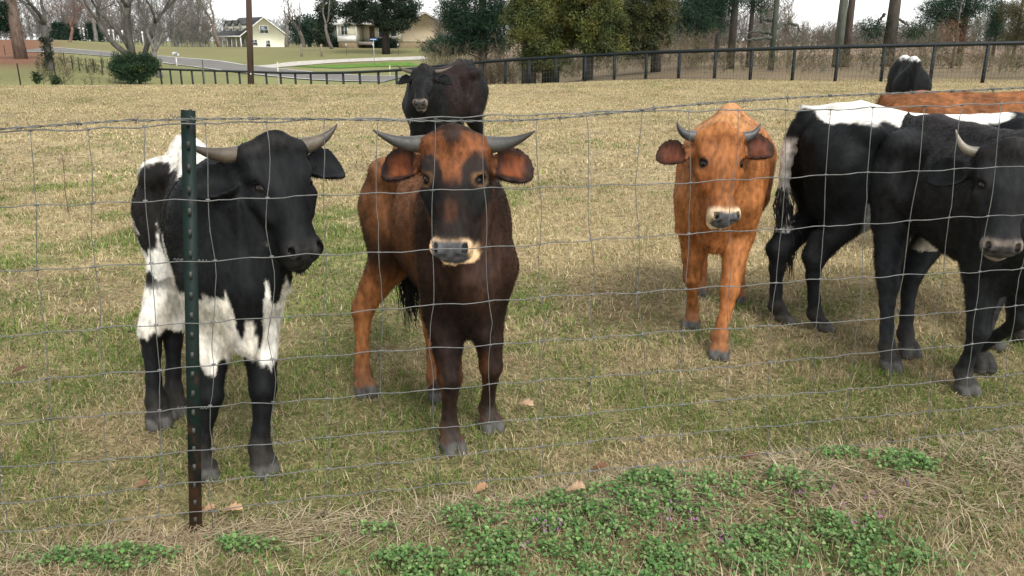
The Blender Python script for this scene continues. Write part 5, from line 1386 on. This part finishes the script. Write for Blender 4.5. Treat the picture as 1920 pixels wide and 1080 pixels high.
def bar(mb, u0, u1, v0, v1, l0, l1):
    V = [sd * u + bk * v + ax_ * l for l in (l0, l1) for u, v in ((u0, v0), (u1, v0), (u1, v1), (u0, v1))]
    mb.add(V, [[3, 2, 1, 0], [4, 5, 6, 7], [0, 1, 5, 4], [1, 2, 6, 5], [2, 3, 7, 6], [3, 0, 4, 7]])
mb = MB(); bar(mb, -.0165, .0165, 0, .0035, -.25, LEN); bar(mb, -.002, .002, .0036, .032, -.25, LEN); bar(mb, -.0035, .0035, .0322, .036, -.25, LEN); mb.build('stake', STEEL, tp_, color=False)
mb = MB()
for l in np.arange(.03, LEN - .01, .054): bar(mb, -.0038, .0038, -.0062, -.0002, l, l + .017)
mb.build('studs', mat_plain('worn_stud', (.05, .052, .046), .6, .3, metal=.3, var=.5, scale=60), tp_, color=False)
def clip(z):
    l = (z) / ax_[2]; mb = MB()
    t = np.linspace(-.5, math.pi + .5, 16)
    P = np.stack([sd * (.021 * math.cos(a)) - bk * (.004 - .030 * max(0, math.sin(a)) * 0) + bk * (.012 * math.sin(a)) + ax_ * (l + .002 * math.cos(a * 2)) for a in t])
    mb.tube(P, .0013, 5)
    for sgn in (1, -1):
        q0 = sd * sgn * .019 - bk * .003 + ax_ * l
        tt = np.linspace(0, 5 * math.pi, 22)
        mb.tube(q0[None] + sd[None] * sgn * (tt / 15.7 * .02)[:, None] + bk[None] * (np.cos(tt) * .003)[:, None] + ax_[None] * (np.sin(tt) * .003)[:, None], .0011, 4)
    mb.build('wire_clip', WIRE, tp_, smooth=True, color=False)
for z in (BARB, HW[2], HW[5]): clip(z)

# ---------------------------------------------------------------- fallen leaves and a rusty scrap
DRY = mat_tint('dry_leaf', .7, .25, var=.25, scale=50, bump=.3)
def oak_leaf(px, py, size, rz, label, col=(.30, .17, .09), tilt=.25, seed=0, z=.025):
    rng = np.random.default_rng(seed)
    t = np.linspace(0, 1, 15); prof = np.array([.03, .05, .13, .24, .16, .30, .40, .24, .42, .46, .25, .36, .30, .14, .0])
    V, Q = [], []
    for i in range(15):
        for j, f in enumerate((-1, -.5, 0, .5, 1)):
            w = prof[i] * f * .62
            V.append([t[i] - .5 + .06 * abs(f) * (prof[i] > .28), w, .22 * abs(f) ** 1.5 * prof[i] + .16 * math.sin(t[i] * 3) + rng.normal(0, .012)])
    for i in range(14):
        for j in range(4): Q.append([i * 5 + j, i * 5 + j + 1, i * 5 + j + 6, i * 5 + j + 5])
    V = np.array(V) * size
    V *= .85; b = MB(); b.add(V, Q, c=col); o = b.build('dead_leaf', DRY, smooth=True)
    md = o.modifiers.new('thickness', 'SOLIDIFY'); md.thickness = .0012
    p = ground(px, py); o.location = [p[0], p[1], float(bankz(np.array([p[0]]), np.array([p[1]]))[0]) + z]; o.rotation_euler = (tilt, -tilt * .6, rz)
    return tag(o, label, 'leaf', 'fallen leaves')
oak_leaf(985, 778, .085, -.5, 'tan lobed leaf lying right of the brown calf front hooves', (.42, .28, .17), seed=1, z=.03)
oak_leaf(438, 970, .075, -.05, 'tan curled leaf right of the post foot', (.40, .25, .14), seed=2)
oak_leaf(392, 968, .050, .5, 'brown leaf touching the post foot', (.36, .21, .12), seed=3, tilt=.5)
oak_leaf(900, 930, .065, .5, 'brown leaf on the bank above the clover', (.34, .2, .11), seed=4, tilt=.5)
oak_leaf(1078, 958, .07, .1, 'pale brown leaf among the clover', (.33, .22, .13), seed=5, tilt=.4, z=.05)
oak_leaf(1125, 890, .06, .2, 'dark reddish leaf under the bottom wire', (.16, .075, .04), seed=6, tilt=.3)
oak_leaf(38, 708, .07, .8, 'dark brown leaf in the grass left of the pied calf', (.10, .05, .03), seed=7)
oak_leaf(1402, 878, .075, .1, 'rust red leaf on the thatch of the bank', (.13, .055, .03), seed=8)
oak_leaf(268, 862 + 60, .05, 1.0, 'small brown leaf left of the post', (.20, .10, .06), seed=9)
# tall dead weed stalks standing in the pasture
DW = [(942, 5.6, .0, .0), (74, 6.2, 0, 0), (1428, 7.2, 0, 0)]
for (px, Y, _a, _b), h_, lb in zip(DW, (.22, .5, .38), ('short dead weed stalk between the calves', 'thin tall dead weed stalk at the left of the pasture', 'branched dead weed stalk beside the tan calf horn')):
    p = stand(px, Y); rng = np.random.default_rng(int(px)); out = []
    grow(rng, np.zeros(3), np.array([.03, 0, 1.]), .004, h_ * .6, 3, out, .2, .5, .5, (2, 2), .1)
    rt = empty('dead_weed', p, lb, 'weed', 'dead weed stalks'); skeleton(rt, out, (.14, .09, .06), rng, 3)
